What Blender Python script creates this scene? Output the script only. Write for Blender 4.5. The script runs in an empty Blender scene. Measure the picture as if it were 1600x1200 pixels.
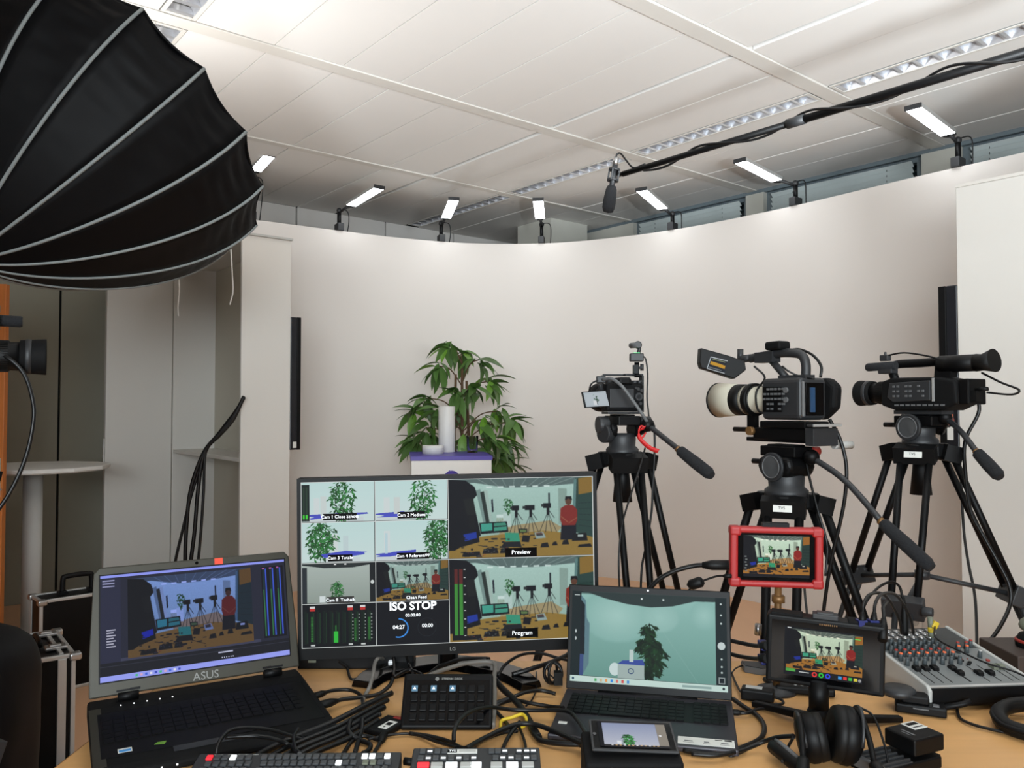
import bpy, math, random
import numpy as np
from mathutils import Matrix, Vector, Euler
random.seed(7)
S = bpy.context.scene
COL = S.collection

# ---------------------------------------------------------------- camera, world, big lights, exposure
F, EYE, PITCH = 1250.0, 1.40, math.atan(36/1250)
CP, SP = math.cos(PITCH), math.sin(PITCH)
cam = bpy.data.cameras.new('camera'); cam.sensor_width = 36; cam.lens = 36*F/1600
cam.clip_start = 0.02
camo = bpy.data.objects.new('camera', cam); COL.objects.link(camo)
camo.location = (0, 0, EYE); camo.rotation_euler = (math.pi/2 + PITCH, 0, 0)
S.camera = camo
S.view_settings.view_transform = 'Standard'; S.view_settings.look = 'None'
S.view_settings.gamma = 1; S.view_settings.use_curve_mapping = False
S.view_settings.exposure = 0.0
w = bpy.data.worlds.new('world'); S.world = w; w.use_nodes = True
w.node_tree.nodes['Background'].inputs[0].default_value = (.8, .9, 1, 1)
w.node_tree.nodes['Background'].inputs[1].default_value = 0.05

def area(name, loc, target, size, power, color=(1, 1, 1), sy=None, spread=math.pi, shape=None):
    l = bpy.data.lights.new(name, 'AREA'); l.energy = power; l.color = color
    l.shape = shape or ('RECTANGLE' if sy else 'SQUARE'); l.size = size
    if sy: l.size_y = sy
    l.spread = spread
    o = bpy.data.objects.new(name, l); COL.objects.link(o); o.location = loc
    o.rotation_euler = (Vector(target)-Vector(loc)).to_track_quat('-Z', 'Y').to_euler()
    return o

# room axes: U runs along the back wall, V along the window wall
AU = math.radians(50.4)
U = Vector((math.sin(AU), math.cos(AU), 0)); V = Vector((-math.cos(AU), math.sin(AU), 0)); Zv = Vector((0, 0, 1))
CEIL = 3.17
def uv(u, v, z=0): return U*u + V*v + Zv*z
ROOM = Matrix((( U.x, V.x, 0, 0), (U.y, V.y, 0, 0), (0, 0, 1, 0), (0, 0, 0, 1)))

# flood aimed at the ceiling on the right behind the camera, the second big light of the set
SOFT_W = 25
area('ceiling_flood', (1.95, 0.2, 1.6), (1.75, 2.5, 3.17), 0.5, 30, (.9, .96, 1), spread=math.radians(85))
sl_ = bpy.data.lights.new('flood_beam', 'SPOT'); sl_.energy = 640; sl_.color = (.87, .95, 1); sl_.spot_size = math.radians(62); sl_.spot_blend = .12; sl_.shadow_soft_size = .05
so_ = bpy.data.objects.new('flood_beam', sl_); COL.objects.link(so_); so_.location = (1.12, 0, 1.48)
so_.rotation_euler = Vector((-.09*math.cos(.74), math.cos(.74), math.sin(.74))).to_track_quat('-Z', 'Y').to_euler()
# unseen fill light added behind the camera to brighten the backdrop and cabinets
area('rear_fill', (0.0, -2.2, 1.9), (0.2, 5.0, 1.45), 3.0, 72, (.86, .95, 1), sy=1.2, spread=math.radians(88))

# ---------------------------------------------------------------- pixel helpers (measured positions -> world points)
def ray(px, py):
    u = (600-py)/F
    return Vector(((px-800)/F, CP-SP*u, SP+CP*u))
def at(px, py, Y):
    r = ray(px, py); return Vector((0, 0, EYE)) + r*(Y/r.y)
def on(px, py, z):
    r = ray(px, py); return Vector((0, 0, EYE)) + r*((z-EYE)/r.z)

# ---------------------------------------------------------------- materials
def lin(c):
    return tuple(((x/255)/12.92 if x/255 <= .04045 else (((x/255)+.055)/1.055)**2.4) for x in c)
MATS = {}
def mat(name, rgb, rough=.5, metal=0, var=.06, scale=30, bump=0, emis=0, emrgb=None, coat=0, trans=0, ior=1.45, stretch=None, rnd=0, spec=None):
    m = bpy.data.materials.new(name); m.use_nodes = True; MATS[name] = m
    nt = m.node_tree; b = nt.nodes['Principled BSDF']
    c = lin(rgb)
    b.inputs['Roughness'].default_value = rough; b.inputs['Metallic'].default_value = metal
    if spec is not None: b.inputs['Specular IOR Level'].default_value = spec
    if coat: b.inputs['Coat Weight'].default_value = coat
    if trans:
        b.inputs['Transmission Weight'].default_value = trans; b.inputs['IOR'].default_value = ior
    tc = nt.nodes.new('ShaderNodeTexCoord'); mp = nt.nodes.new('ShaderNodeMapping')
    nt.links.new(tc.outputs['Object'], mp.inputs[0])
    if stretch: mp.inputs['Scale'].default_value = stretch
    n = nt.nodes.new('ShaderNodeTexNoise'); n.inputs['Scale'].default_value = scale; n.inputs['Detail'].default_value = 4
    nt.links.new(mp.outputs[0], n.inputs[0])
    mx = nt.nodes.new('ShaderNodeMix'); mx.data_type = 'RGBA'
    mx.inputs[6].default_value = tuple(max(0, x*(1-var)) for x in c)+(1,)
    mx.inputs[7].default_value = tuple(min(1, x*(1+var)) for x in c)+(1,)
    if rnd:
        oi = nt.nodes.new('ShaderNodeObjectInfo'); ad = nt.nodes.new('ShaderNodeMath'); ad.operation = 'MULTIPLY_ADD'
        ad.inputs[1].default_value = rnd; nt.links.new(oi.outputs['Random'], ad.inputs[0]); nt.links.new(n.outputs[0], ad.inputs[2])
        sb = nt.nodes.new('ShaderNodeMath'); sb.operation = 'SUBTRACT'; sb.inputs[1].default_value = rnd/2
        nt.links.new(ad.outputs[0], sb.inputs[0]); nt.links.new(sb.outputs[0], mx.inputs[0])
    else:
        nt.links.new(n.outputs[0], mx.inputs[0])
    nt.links.new(mx.outputs[2], b.inputs['Base Color'])
    if bump:
        bp = nt.nodes.new('ShaderNodeBump'); bp.inputs['Strength'].default_value = bump; bp.inputs['Distance'].default_value = .004
        nt.links.new(n.outputs[0], bp.inputs['Height']); nt.links.new(bp.outputs[0], b.inputs['Normal'])
    if emis:
        b.inputs['Emission Color'].default_value = lin(emrgb or rgb)+(1,); b.inputs['Emission Strength'].default_value = emis
    return m
mat('wall_white', (222, 219, 215), .7, var=.02, scale=2, spec=.3)
mat('cyc_white', (226, 220, 214), .55, var=.012, scale=1.5, spec=.35)
mat('panel_white', (226, 223, 219), .75, var=.015, scale=3, spec=.2)
mat('rail_white', (214, 210, 203), .5, var=.02, scale=8)
mat('ceiling_back', (120, 118, 112), .9)
mat('cabinet_white', (214, 211, 205), .5, var=.02, scale=2)
mat('cabinet_inner', (190, 186, 172), .6, var=.03, scale=3)
mat('wall_shade_grey', (150, 147, 132), .75, var=.04, scale=4)  # white back wall in shade, with the shadow put into the colour
mat('concrete', (196, 195, 186), .8, var=.06, scale=6, bump=.1)
mat('orange_wood', (196, 112, 44), .45, var=.18, scale=14, stretch=(6, 6, .5))
mat('floor_wood', (222, 176, 138), .5, var=.07, scale=10, stretch=(1, .12, 1))
mat('desk_wood', (212, 162, 104), .38, var=.13, scale=12, stretch=(.35, 3.2, 1), bump=.03)
mat('desk_edge', (150, 104, 58), .5, var=.15, scale=20)
mat('alu', (190, 190, 190), .35, 1, var=.05)
mat('alu_matte', (200, 200, 198), .45, .6, var=.04)
mat('louvre', (225, 227, 232), .28, .75, var=.04)
mat('black', (6, 6, 7), .5, var=.2, scale=60, spec=.22)
mat('black_matte', (9, 9, 10), .75, var=.25, scale=60, bump=.1, spec=.2)
mat('black_gloss', (4, 4, 5), .15, var=.1, spec=.35)
mat('rubber', (7, 7, 7), .55, var=.2, spec=.28)
mat('cable_black', (10, 10, 11), .42, var=.2, spec=.4)
mat('cable_grey', (120, 116, 110), .5, var=.1)
mat('dark_grey', (40, 41, 43), .5, var=.12, scale=50)
mat('mid_grey', (95, 96, 97), .5, var=.1, scale=40)
mat('light_grey', (178, 178, 174), .5, var=.06)
mat('foam', (22, 23, 26), .95, var=.35, scale=220, bump=.6)
mat('fabric_black', (3, 3, 5), .6, var=.3, scale=16, bump=.15, spec=.2)
mat('seam_grey', (138, 144, 144), .6, var=.15, scale=80)
mat('softbox_white', (240, 240, 238), .8)
mat('gunmetal', (60, 58, 50), .42, .35, var=.06, scale=30)
mat('laptop_grey', (56, 54, 60), .42, .35, var=.05)
mat('key_black', (5, 5, 6), .5, var=.1, spec=.2)
mat('lens_white', (196, 190, 172), .45, var=.03)
mat('glass_dark', (12, 14, 20), .05, var=.02, coat=1)
mat('red_rubber', (160, 28, 28), .5, var=.08)
mat('red_tape', (196, 30, 30), .55, var=.1)
mat('red_lit', (230, 40, 50), .4, emis=.9)
mat('white_lit', (235, 238, 240), .4, emis=.75)
mat('key_grey', (64, 66, 68), .4, var=.1)
mat('orange_cap', (224, 104, 60), .5, var=.08)
mat('red_cap', (150, 44, 34), .5)
mat('knob_grey', (70, 76, 78), .5, var=.1)
mat('mixer_face', (128, 132, 132), .45, .3, var=.05)
mat('mixer_dark', (60, 62, 62), .5, .2, var=.08)
mat('blue_plastic', (24, 34, 96), .4)
mat('blue_dim', (40, 66, 96), .3)
mat('yellow', (206, 176, 40), .5)
mat('olive', (112, 116, 100), .55)
mat('bronze', (126, 92, 54), .45, .4, var=.1)
mat('purple', (74, 56, 158), .4, var=.04)
mat('white_plastic', (228, 226, 221), .45, var=.02)
mat('label_white', (214, 214, 208), .6, var=.03)
mat('label_blue', (70, 140, 200), .5)
mat('led_white', (255, 255, 255), .4, emis=5.5, emrgb=(255, 252, 246))
mat('led_dot', (255, 255, 255), .4, emis=1.2)
mat('led_green', (40, 200, 110), .4, emis=.35)
mat('lamp_face', (255, 255, 255), .4, emis=13, emrgb=(244, 250, 255))
mat('key_lit', (70, 100, 120), .4, emis=.5)
mat('orange_tape', (226, 70, 44), .55)
mat('screen_text', (240, 242, 244), .5, emis=.62)
mat('track_grey', (150, 142, 124), .7)
mat('logo_silver', (132, 132, 128), .5)
mat('leaf', (80, 114, 54), .42, var=.28, scale=25, rnd=1.4, spec=.45)
mat('leaf_bright', (104, 150, 48), .42, var=.2, scale=25, rnd=.6)
mat('bark', (92, 68, 46), .85, var=.25, scale=40, bump=.4)
mat('pot', (60, 58, 56), .6)
mat('blind', (208, 218, 218), .5, 0, var=.04)
mat('window_frame', (106, 118, 124), .5, var=.05)
mat('night_glass', (20, 34, 38), .08, coat=.5)
mat('blue_carpet', (72, 84, 98), .95, var=.25, scale=150, bump=.5)
mat('tv_black', (20, 22, 28), .35, var=.05)
mat('clear_glass', (250, 252, 252), .02, trans=1, ior=1.12)
mat('brown_box', (58, 46, 40), .6, var=.1)

# ---------------------------------------------------------------- mesh builder
class MB:
    def __init__(s, M=None): s.v = []; s.f = []; s.m = []; s.sm = []; s.M = M or Matrix()
    def add(s, vs, fs, mi=0, smooth=False, M=None):
        o = len(s.v); T = s.M @ M if M else s.M
        s.v += [tuple(T @ Vector(p)) for p in vs]
        for f in fs: s.f.append([i+o for i in f]); s.m.append(mi); s.sm.append(smooth)
        return s
    def box(s, c, d, rot=None, mi=0, M=None, taper=1):
        x, y, z = d[0]/2, d[1]/2, d[2]/2; t = taper
        vs = [Vector(p) for p in ((-x,-y,-z),(x,-y,-z),(x,y,-z),(-x,y,-z),(-x*t,-y*t,z),(x*t,-y*t,z),(x*t,y*t,z),(-x*t,y*t,z))]
        R = Euler(rot).to_matrix() if rot else Matrix.Identity(3)
        return s.add([R @ p + Vector(c) for p in vs], [(0,3,2,1),(4,5,6,7),(0,1,5,4),(1,2,6,5),(2,3,7,6),(3,0,4,7)], mi, False, M)
    def tube(s, pts, r, seg=8, mi=0, caps=True, M=None):
        pts = [Vector(p) for p in pts]; n = len(pts)
        rs = r if isinstance(r, (list, tuple)) else [r]*n
        vs = []; fs = []; up = None
        for i in range(n):
            t = (pts[min(i+1, n-1)]-pts[max(i-1, 0)])
            t = t.normalized() if t.length > 1e-9 else Vector((0, 0, 1))
            if up is None:
                up = t.cross(Vector((0, 0, 1)) if abs(t.z) < .9 else Vector((1, 0, 0)))
            up = (up - t*up.dot(t)); up.normalize(); b = t.cross(up)
            for k in range(seg):
                a = 2*math.pi*k/seg
                vs.append(pts[i] + (up*math.cos(a)+b*math.sin(a))*rs[i])
        for i in range(n-1):
            for k in range(seg):
                k2 = (k+1) % seg
                fs.append((i*seg+k, i*seg+k2, (i+1)*seg+k2, (i+1)*seg+k))
        s.add(vs, fs, mi, True, M)
        if caps:
            o = len(s.v)-n*seg
            s.f.append([o+k for k in range(seg)][::-1]); s.m.append(mi); s.sm.append(False)
            s.f.append([o+(n-1)*seg+k for k in range(seg)]); s.m.append(mi); s.sm.append(False)
        return s
    def cyl(s, p0, p1, r0, r1=None, seg=16, mi=0, M=None):
        return s.tube([p0, p1], [r0, r0 if r1 is None else r1], seg, mi, True, M)
    def lathe(s, prof, seg=24, mi=0, M=None, smooth=True):
        vs = []; fs = []; n = len(prof)
        for r, z in prof:
            for k in range(seg):
                a = 2*math.pi*k/seg; vs.append((r*math.cos(a), r*math.sin(a), z))
        for i in range(n-1):
            for k in range(seg):
                k2 = (k+1) % seg; fs.append((i*seg+k, i*seg+k2, (i+1)*seg+k2, (i+1)*seg+k))
        s.add(vs, fs, mi, smooth, M)
        o = len(s.v)-n*seg
        if prof[0][0] > 1e-4: s.f.append([o+k for k in range(seg)][::-1]); s.m.append(mi); s.sm.append(False)
        if prof[-1][0] > 1e-4: s.f.append([o+(n-1)*seg+k for k in range(seg)]); s.m.append(mi); s.sm.append(False)
        return s
    def ball(s, c, r, seg=16, rings=10, mi=0, M=None):
        r = r if isinstance(r, (tuple, list)) else (r, r, r)
        vs = []; fs = []
        for i in range(rings+1):
            t = math.pi*i/rings
            for k in range(seg):
                a = 2*math.pi*k/seg
                vs.append((c[0]+r[0]*math.sin(t)*math.cos(a), c[1]+r[1]*math.sin(t)*math.sin(a), c[2]-r[2]*math.cos(t)))
        for i in range(rings):
            for k in range(seg):
                k2 = (k+1) % seg; fs.append((i*seg+k, i*seg+k2, (i+1)*seg+k2, (i+1)*seg+k))
        return s.add(vs, fs, mi, True, M)
    def prism(s, out, a, b, axis='z', mi=0, M=None):
        # outline of (p, q) pairs extruded a..b along axis: z->(p,q,h)  x->(h,p,q)  y->(p,h,q)
        def P(p, q, h): return {'z': (p, q, h), 'x': (h, p, q), 'y': (p, h, q)}[axis]
        n = len(out); vs = [P(p, q, a) for p, q in out]+[P(p, q, b) for p, q in out]
        fs = [list(range(n))[::-1], list(range(n, 2*n))]+[(i, (i+1) % n, n+(i+1) % n, n+i) for i in range(n)]
        return s.add(vs, fs, mi, False, M)
    def build(s, name, mats, parent=None, bevel=0, seg=2, subd=0, fix=True):
        me = bpy.data.meshes.new(name); me.from_pydata(s.v, [], s.f)
        for m in (mats if isinstance(mats, (list, tuple)) else [mats]): me.materials.append(MATS[m])
        me.polygons.foreach_set('material_index', s.m); me.polygons.foreach_set('use_smooth', s.sm)
        if fix:
            import bmesh
            bm = bmesh.new(); bm.from_mesh(me); bmesh.ops.recalc_face_normals(bm, faces=bm.faces); bm.to_mesh(me); bm.free()
        me.update()
        o = bpy.data.objects.new(name, me); COL.objects.link(o)
        if parent: o.parent = parent
        if bevel:
            md = o.modifiers.new('bevel', 'BEVEL'); md.width = bevel; md.segments = seg; md.limit_method = 'ANGLE'; md.angle_limit = math.radians(40)
        if subd:
            md = o.modifiers.new('sub', 'SUBSURF'); md.levels = subd; md.render_levels = subd
        return o
def tag(o, label, cat, group=None, kind=None):
    o['label'] = label; o['category'] = cat
    if group: o['group'] = group
    if kind: o['kind'] = kind
    return o
def thing(name, label, cat, loc=(0, 0, 0), rz=0, group=None, M=None):
    o = bpy.data.objects.new(name, None); COL.objects.link(o); o.empty_display_size = .05
    if M is not None: o.matrix_world = M
    else: o.location = loc; o.rotation_euler = (0, 0, rz)
    return tag(o, label, cat, group)
def struct(o): o['kind'] = 'structure'; return o
def inst(src, parent, M, name=None):
    o = src.copy(); COL.objects.link(o); o.parent = parent; o.matrix_local = M
    return o
def smooth(pts, n=8):
    P = [Vector(p) for p in pts]
    if len(P) < 3: return P
    P = [P[0]*2-P[1]]+P+[P[-1]*2-P[-2]]; out = []
    for i in range(1, len(P)-2):
        p0, p1, p2, p3 = P[i-1:i+3]
        for k in range(n):
            t = k/n
            out.append(.5*((2*p1)+(p2-p0)*t+(2*p0-5*p1+4*p2-p3)*t*t+(3*p1-p0-3*p2+p3)*t**3))
    out.append(P[-2]); return out
def frame(o, x, up):
    x = Vector(x).normalized(); up = Vector(up); up = (up-x*up.dot(x)).normalized(); n = x.cross(up)
    return Matrix(((x.x, up.x, n.x, o[0]), (x.y, up.y, n.y, o[1]), (x.z, up.z, n.z, o[2]), (0, 0, 0, 1)))
# text: mesh lettering from the built-in font, lying in local xy of M
def text(name, s, size, M, m, parent, align='CENTER', ext=.0004, bold=0):
    cu = bpy.data.curves.new(name, 'FONT'); cu.body = s; cu.size = size; cu.align_x = align; cu.align_y = 'CENTER'; cu.extrude = ext; cu.resolution_u = 3; cu.offset = bold
    t = bpy.data.objects.new(name, cu); COL.objects.link(t)
    dg = bpy.context.evaluated_depsgraph_get(); me = bpy.data.meshes.new_from_object(t.evaluated_get(dg))
    bpy.data.objects.remove(t); me.materials.clear(); me.materials.append(MATS[m])
    o = bpy.data.objects.new(name, me); COL.objects.link(o); o.parent = parent; o.matrix_local = M
    return o

# ---------------------------------------------------------------- pictures shown on the screens (painted in code)
class Canvas:
    def __init__(s, W, H, bg=(0, 0, 0)): s.W, s.H = W, H; s.a = np.zeros((H, W, 3), np.float32); s.a[:] = np.array(bg)/255; s.win = (0, 0, W, H)
    def window(s, x, y, w, h): s.win = (x, y, w, h); return s
    def _px(s, pts): x, y, w, h = s.win; return [(x+p*w, y+q*h) for p, q in pts]
    def poly(s, pts, c):
        P = s._px(pts); x, y, w, h = s.win
        xs = [p[0] for p in P]; ys = [p[1] for p in P]
        x0, x1 = int(max(min(xs), x, 0)), int(min(max(xs)+1, x+w, s.W)); y0, y1 = int(max(min(ys), y, 0)), int(min(max(ys)+1, y+h, s.H))
        if x1 <= x0 or y1 <= y0: return s
        gx, gy = np.meshgrid(np.arange(x0, x1)+.5, np.arange(y0, y1)+.5); ins = np.zeros(gx.shape, bool); n = len(P)
        for i in range(n):
            ax, ay = P[i]; bx, by = P[(i+1) % n]
            if ay == by: continue
            ins ^= ((ay > gy) != (by > gy)) & (gx < (bx-ax)*(gy-ay)/(by-ay)+ax)
        s.a[y0:y1, x0:x1][ins] = np.array(c)/255; return s
    def rect(s, x0, y0, x1, y1, c): return s.poly([(x0, y0), (x1, y0), (x1, y1), (x0, y1)], c)
    def ell(s, cx, cy, rx, ry, c, n=20): return s.poly([(cx+rx*math.cos(2*math.pi*i/n), cy+ry*math.sin(2*math.pi*i/n)) for i in range(n)], c)
    def line(s, p, q, wd, c):
        x, y, w, h = s.win; dx, dy = (q[0]-p[0])*w, (q[1]-p[1])*h; l = math.hypot(dx, dy) or 1
        ox, oy = -dy/l*wd/2/w, dx/l*wd/2/h
        return s.poly([(p[0]+ox, p[1]+oy), (q[0]+ox, q[1]+oy), (q[0]-ox, q[1]-oy), (p[0]-ox, p[1]-oy)], c)
    def grad(s, x0, y0, x1, y1, c0, c1, n=24):
        for i in range(n):
            t = i/(n-1); s.rect(x0, y0+(y1-y0)*i/n, x1, y0+(y1-y0)*(i+1)/n, tuple(a+(b-a)*t for a, b in zip(c0, c1)))
        return s
    def tint(s, k, g=1):
        x, y, w, h = [int(v) for v in s.win]; b = s.a[y:y+h, x:x+w]; b[:] = np.clip((b**g)*np.array(k), 0, 1); return s
    def material(s, name, strength=1.0):
        im = bpy.data.images.new(name, s.W, s.H); px = np.ones((s.H, s.W, 4), np.float32); px[..., :3] = s.a[::-1]
        im.pixels.foreach_set(px.ravel()); im.update(); im.pack()
        m = bpy.data.materials.new(name); m.use_nodes = True; MATS[name] = m; nt = m.node_tree; b = nt.nodes['Principled BSDF']
        t = nt.nodes.new('ShaderNodeTexImage'); t.image = im
        b.inputs['Base Color'].default_value = (.01, .01, .012, 1); b.inputs['Roughness'].default_value = .6; b.inputs['Specular IOR Level'].default_value = .05
        nt.links.new(t.outputs[0], b.inputs['Emission Color']); b.inputs['Emission Strength'].default_value = strength
        return name
def photo(c, r=2, noise=.03):
    x, y, w, h = [int(v) for v in c.win]; b = c.a[y:y+h, x:x+w].copy()
    for ax in (0, 1):
        p = np.pad(b, [(r, r) if k == ax else (0, 0) for k in range(3)], mode='edge'); n = b.shape[ax]
        b = sum(np.take(p, range(i, i+n), axis=ax) for i in range(2*r+1))/(2*r+1)
    g = np.random.RandomState(1).normal(0, noise, b.shape[:2]+(1,)); c.a[y:y+h, x:x+w] = np.clip(b*(1+g), 0, 1)
def leafy(c, cx, cy, rx, ry, n, L, seed=1, dk=1):
    r = random.Random(seed)
    for i in range(n):
        a = r.uniform(0, 6.28); q = math.sqrt(r.random()); x = cx+rx*q*math.cos(a); y = cy+ry*q*math.sin(a)
        d = r.uniform(.3, 2.84); l = L*r.uniform(.6, 1.2); dx, dy = l*math.cos(d), l*math.sin(d)*1.5; k = r.uniform(.45, 1.25)*dk
        col = (44*k, 112*k, 50*k)
        c.poly([(x, y), (x+dx*.5-dy*.14, y+dy*.5+dx*.14), (x+dx, y+dy), (x+dx*.5+dy*.14, y+dy*.5-dx*.14)], col)
def view_room(c, person=True, px=.83):
    c.grad(0, 0, 1, 1, (206, 226, 222), (176, 196, 188))
    c.poly([(0, 0), (1, 0), (1, .07), (.62, .12), (.4, .12), (.18, .05), (0, .05)], (116, 130, 130))
    for i in range(9): c.line((.2+i*.085, .0), (.3+i*.05, .11), 1.6, (190, 200, 200))
    for i in range(6): c.rect(.26+i*.08, .1, .3+i*.08, .118, (250, 255, 255))
    c.poly([(.36, .62), (.7, .55), (.78, .64), (.74, .72), (.34, .74)], (192, 168, 132))
    c.poly([(.0, .78), (.3, .72), (.66, .68), (1, .76), (1, 1), (0, 1)], (176, 138, 70))
    c.poly([(0, 0), (.12, .02), (.18, .1), (.2, .2), (.17, .26), (.22, .72), (.04, .9), (0, .9)], (16, 18, 22))
    c.poly([(.1, .26), (.17, .24), (.19, .45), (.13, .46)], (36, 38, 34)); c.rect(.14, .47, .18, .63, (24, 26, 24))
    c.poly([(.19, .15), (.22, .13), (.27, .55), (.24, .57)], (150, 168, 166)); c.poly([(.22, .17), (.245, .16), (.285, .6), (.26, .6)], (58, 66, 62)); c.poly([(.245, .14), (.27, .15), (.305, .6), (.285, .6)], (196, 208, 204))
    c.poly([(.295, .27), (.305, .26), (.31, .42), (.3, .43)], (22, 26, 40))
    c.rect(.375, .44, .43, .62, (214, 226, 224)); c.rect(.33, .46, .375, .5, (240, 246, 246))
    for k in range(4): c.line((.335+k*.012, .5), (.33+k*.014, .58), 1.2, (170, 130, 80))
    leafy(c, .41, .35, .03, .1, 70, .022, 3)
    for (x, y, sp, k) in ((.465, .38, .05, .8), (.565, .38, .06, 1.1), (.685, .36, .06, .9)):
        for d in (-1, -.3, .4, 1): c.line((x, y+.08), (x+sp*d, y+.34), 1.7, (24, 26, 28))
        c.rect(x-.008, y-.01, x+.01, y+.12, (20, 22, 24)); c.rect(x-.035*k, y-.03, x+.025*k, y+.03, (22, 24, 28)); c.rect(x-.05*k, y-.02, x-.03*k, y+.012, (54, 58, 58))
        c.line((x, y+.04), (x+.045, y+.16), 2, (26, 28, 30))
    c.rect(.69, .2, .7, .36, (26, 30, 38))
    c.poly([(.76, .14), (.82, .15), (.81, .6), (.76, .6)], (168, 184, 178))
    c.poly([(.88, .02), (1, 0), (1, .78), (.86, .7)], (58, 84, 78)); c.poly([(.9, .02), (1, .0), (1, .2), (.9, .23)], (168, 128, 62)); c.poly([(.87, .04), (.89, .02), (.87, .7), (.85, .69)], (120, 150, 150))
    for k in range(5): c.line((.9, .34+k*.07), (1, .33+k*.08), 1.6, (36, 52, 50))
    if person:
        x = px
        c.poly([(x-.05, .58), (x+.05, .58), (x+.05, .8), (x-.06, .8)], (28, 28, 40))
        c.poly([(x-.055, .4), (x-.02, .36), (x+.03, .36), (x+.06, .42), (x+.06, .55), (x+.045, .62), (x-.045, .62), (x-.06, .54)], (158, 56, 46))
        c.line((x-.055, .5), (x-.005, .58), 4, (186, 120, 90)); c.line((x+.06, .52), (x+.0, .59), 4, (176, 110, 82)); c.ell(x, .31, .022, .052, (120, 78, 60)); c.poly([(x-.024, .3), (x-.02, .25), (x+.02, .25), (x+.026, .3), (x, .275)], (24, 20, 20))
    c.poly([(.06, .68), (.2, .63), (.21, .8), (.08, .86)], (18, 20, 26)); c.poly([(.1, .7), (.19, .67), (.195, .75), (.11, .79)], (44, 72, 180))
    c.poly([(.21, .56), (.4, .55), (.41, .68), (.22, .7)], (20, 22, 24))
    c.poly([(.22, .57), (.3, .565), (.3, .66), (.225, .67)], (88, 180, 164)); c.poly([(.31, .565), (.39, .56), (.4, .6), (.31, .61)], (84, 160, 140)); c.poly([(.31, .62), (.4, .61), (.4, .66), (.31, .67)], (86, 170, 150))
    c.poly([(.385, .69), (.48, .7), (.49, .81), (.39, .8)], (74, 170, 142)); c.poly([(.38, .81), (.49, .81), (.5, .88), (.36, .87)], (34, 36, 40))
    c.poly([(.48, .645), (.54, .65), (.54, .7), (.485, .7)], (30, 30, 34)); c.poly([(.487, .655), (.535, .66), (.534, .69), (.49, .69)], (120, 140, 90)); c.poly([(.51, .73), (.56, .74), (.55, .82), (.5, .81)], (24, 24, 26))
    c.poly([(.59, .7), (.65, .69), (.67, .77), (.6, .78)], (176, 186, 188)); c.poly([(.6, .71), (.64, .7), (.65, .74), (.605, .745)], (70, 74, 78))
    for (x0, y0, x1, y1) in ((.1, .92, .22, .98), (.24, .88, .34, .95), (.36, .88, .42, .95), (.64, .83, .69, .89), (.72, .82, .75, .87), (.79, .8, .83, .86), (.86, .72, .96, .82), (.9, .86, .99, .9)):
        c.poly([(x0, y0+.01), (x1-.01, y0), (x1, y1), (x0-.01, y1)], (26, 26, 28))
    c.rect(.89, .74, .93, .77, (210, 214, 214)); c.line((.2, .84), (.36, .9), 2, (30, 30, 30)); c.line((.46, .86), (.6, .95), 2, (30, 30, 30))
    r = random.Random(5)
    for i in range(46):
        x, y = r.uniform(.08, .6), r.uniform(.72, .98); k = r.randrange(14, 60); c.rect(x, y, x+r.uniform(.008, .04), y+r.uniform(.006, .022), (k, k, k+4))
    for i in range(30):
        x, y = r.uniform(.12, .42), r.uniform(.88, .97); c.rect(x, y, x+.006, y+.008, (150, 150, 150) if i % 4 else (190, 60, 50))
    for i in range(24): c.rect(.602+.002*(i % 8)*3, .705+.008*(i//8), .605+.006*(i % 8), .709+.008*(i//8), (200, 90, 60))
    photo(c, 1 if c.win[2] < 420 else 2)
def view_plant(c, cx, tall, pod, seed):
    c.grad(0, 0, 1, 1, (196, 224, 222), (206, 226, 224))
    px0, px1 = pod; py = .84
    c.rect(px0+.12, tall, px0+.2, py, (212, 222, 222)); c.poly([(px0-.04, py), (px0+.1, py-.03), (px1, py-.06), (px1+.02, py-.02), (px0+.2, py+.06)], (76, 84, 190)); c.rect(px0+.02, py+.05, px1-.05, 1, (206, 216, 218))
    c.line((cx, .3), (cx+.01, 1), 3, (80, 66, 56)); c.line((cx+.03, .3), (cx+.04, 1), 2, (80, 66, 56))
    leafy(c, cx, .45, .17, .52, 260, .075, seed)
# ================================================================ THE ROOM
UMIN, UMAX, VMIN, VMAX = -2.4, 5.68, -3.0, 6.64
def rb(mb, u0, u1, v0, v1, z0, z1, mi=0): return mb.box(((u0+u1)/2, (v0+v1)/2, (z0+z1)/2), (u1-u0, v1-v0, z1-z0), mi=mi)
def RM(): return MB(ROOM)
struct(rb(RM(), UMIN, UMAX+.2, VMIN, VMAX+.1, -.1, 0).build('floor', 'floor_wood'))
ceil = struct(rb(RM(), UMIN, UMAX+.2, VMIN, VMAX+.1, CEIL+.10, CEIL+.2).build('ceiling', 'ceiling_back'))
struct(rb(RM(), UMIN-.1, UMIN, VMIN, VMAX, 0, CEIL+.1).build('wall_left', 'wall_white'))
struct(rb(RM(), UMIN-.1, UMAX+.2, VMIN-.1, VMIN, 0, CEIL+.1).build('wall_front', 'wall_white'))
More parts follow.
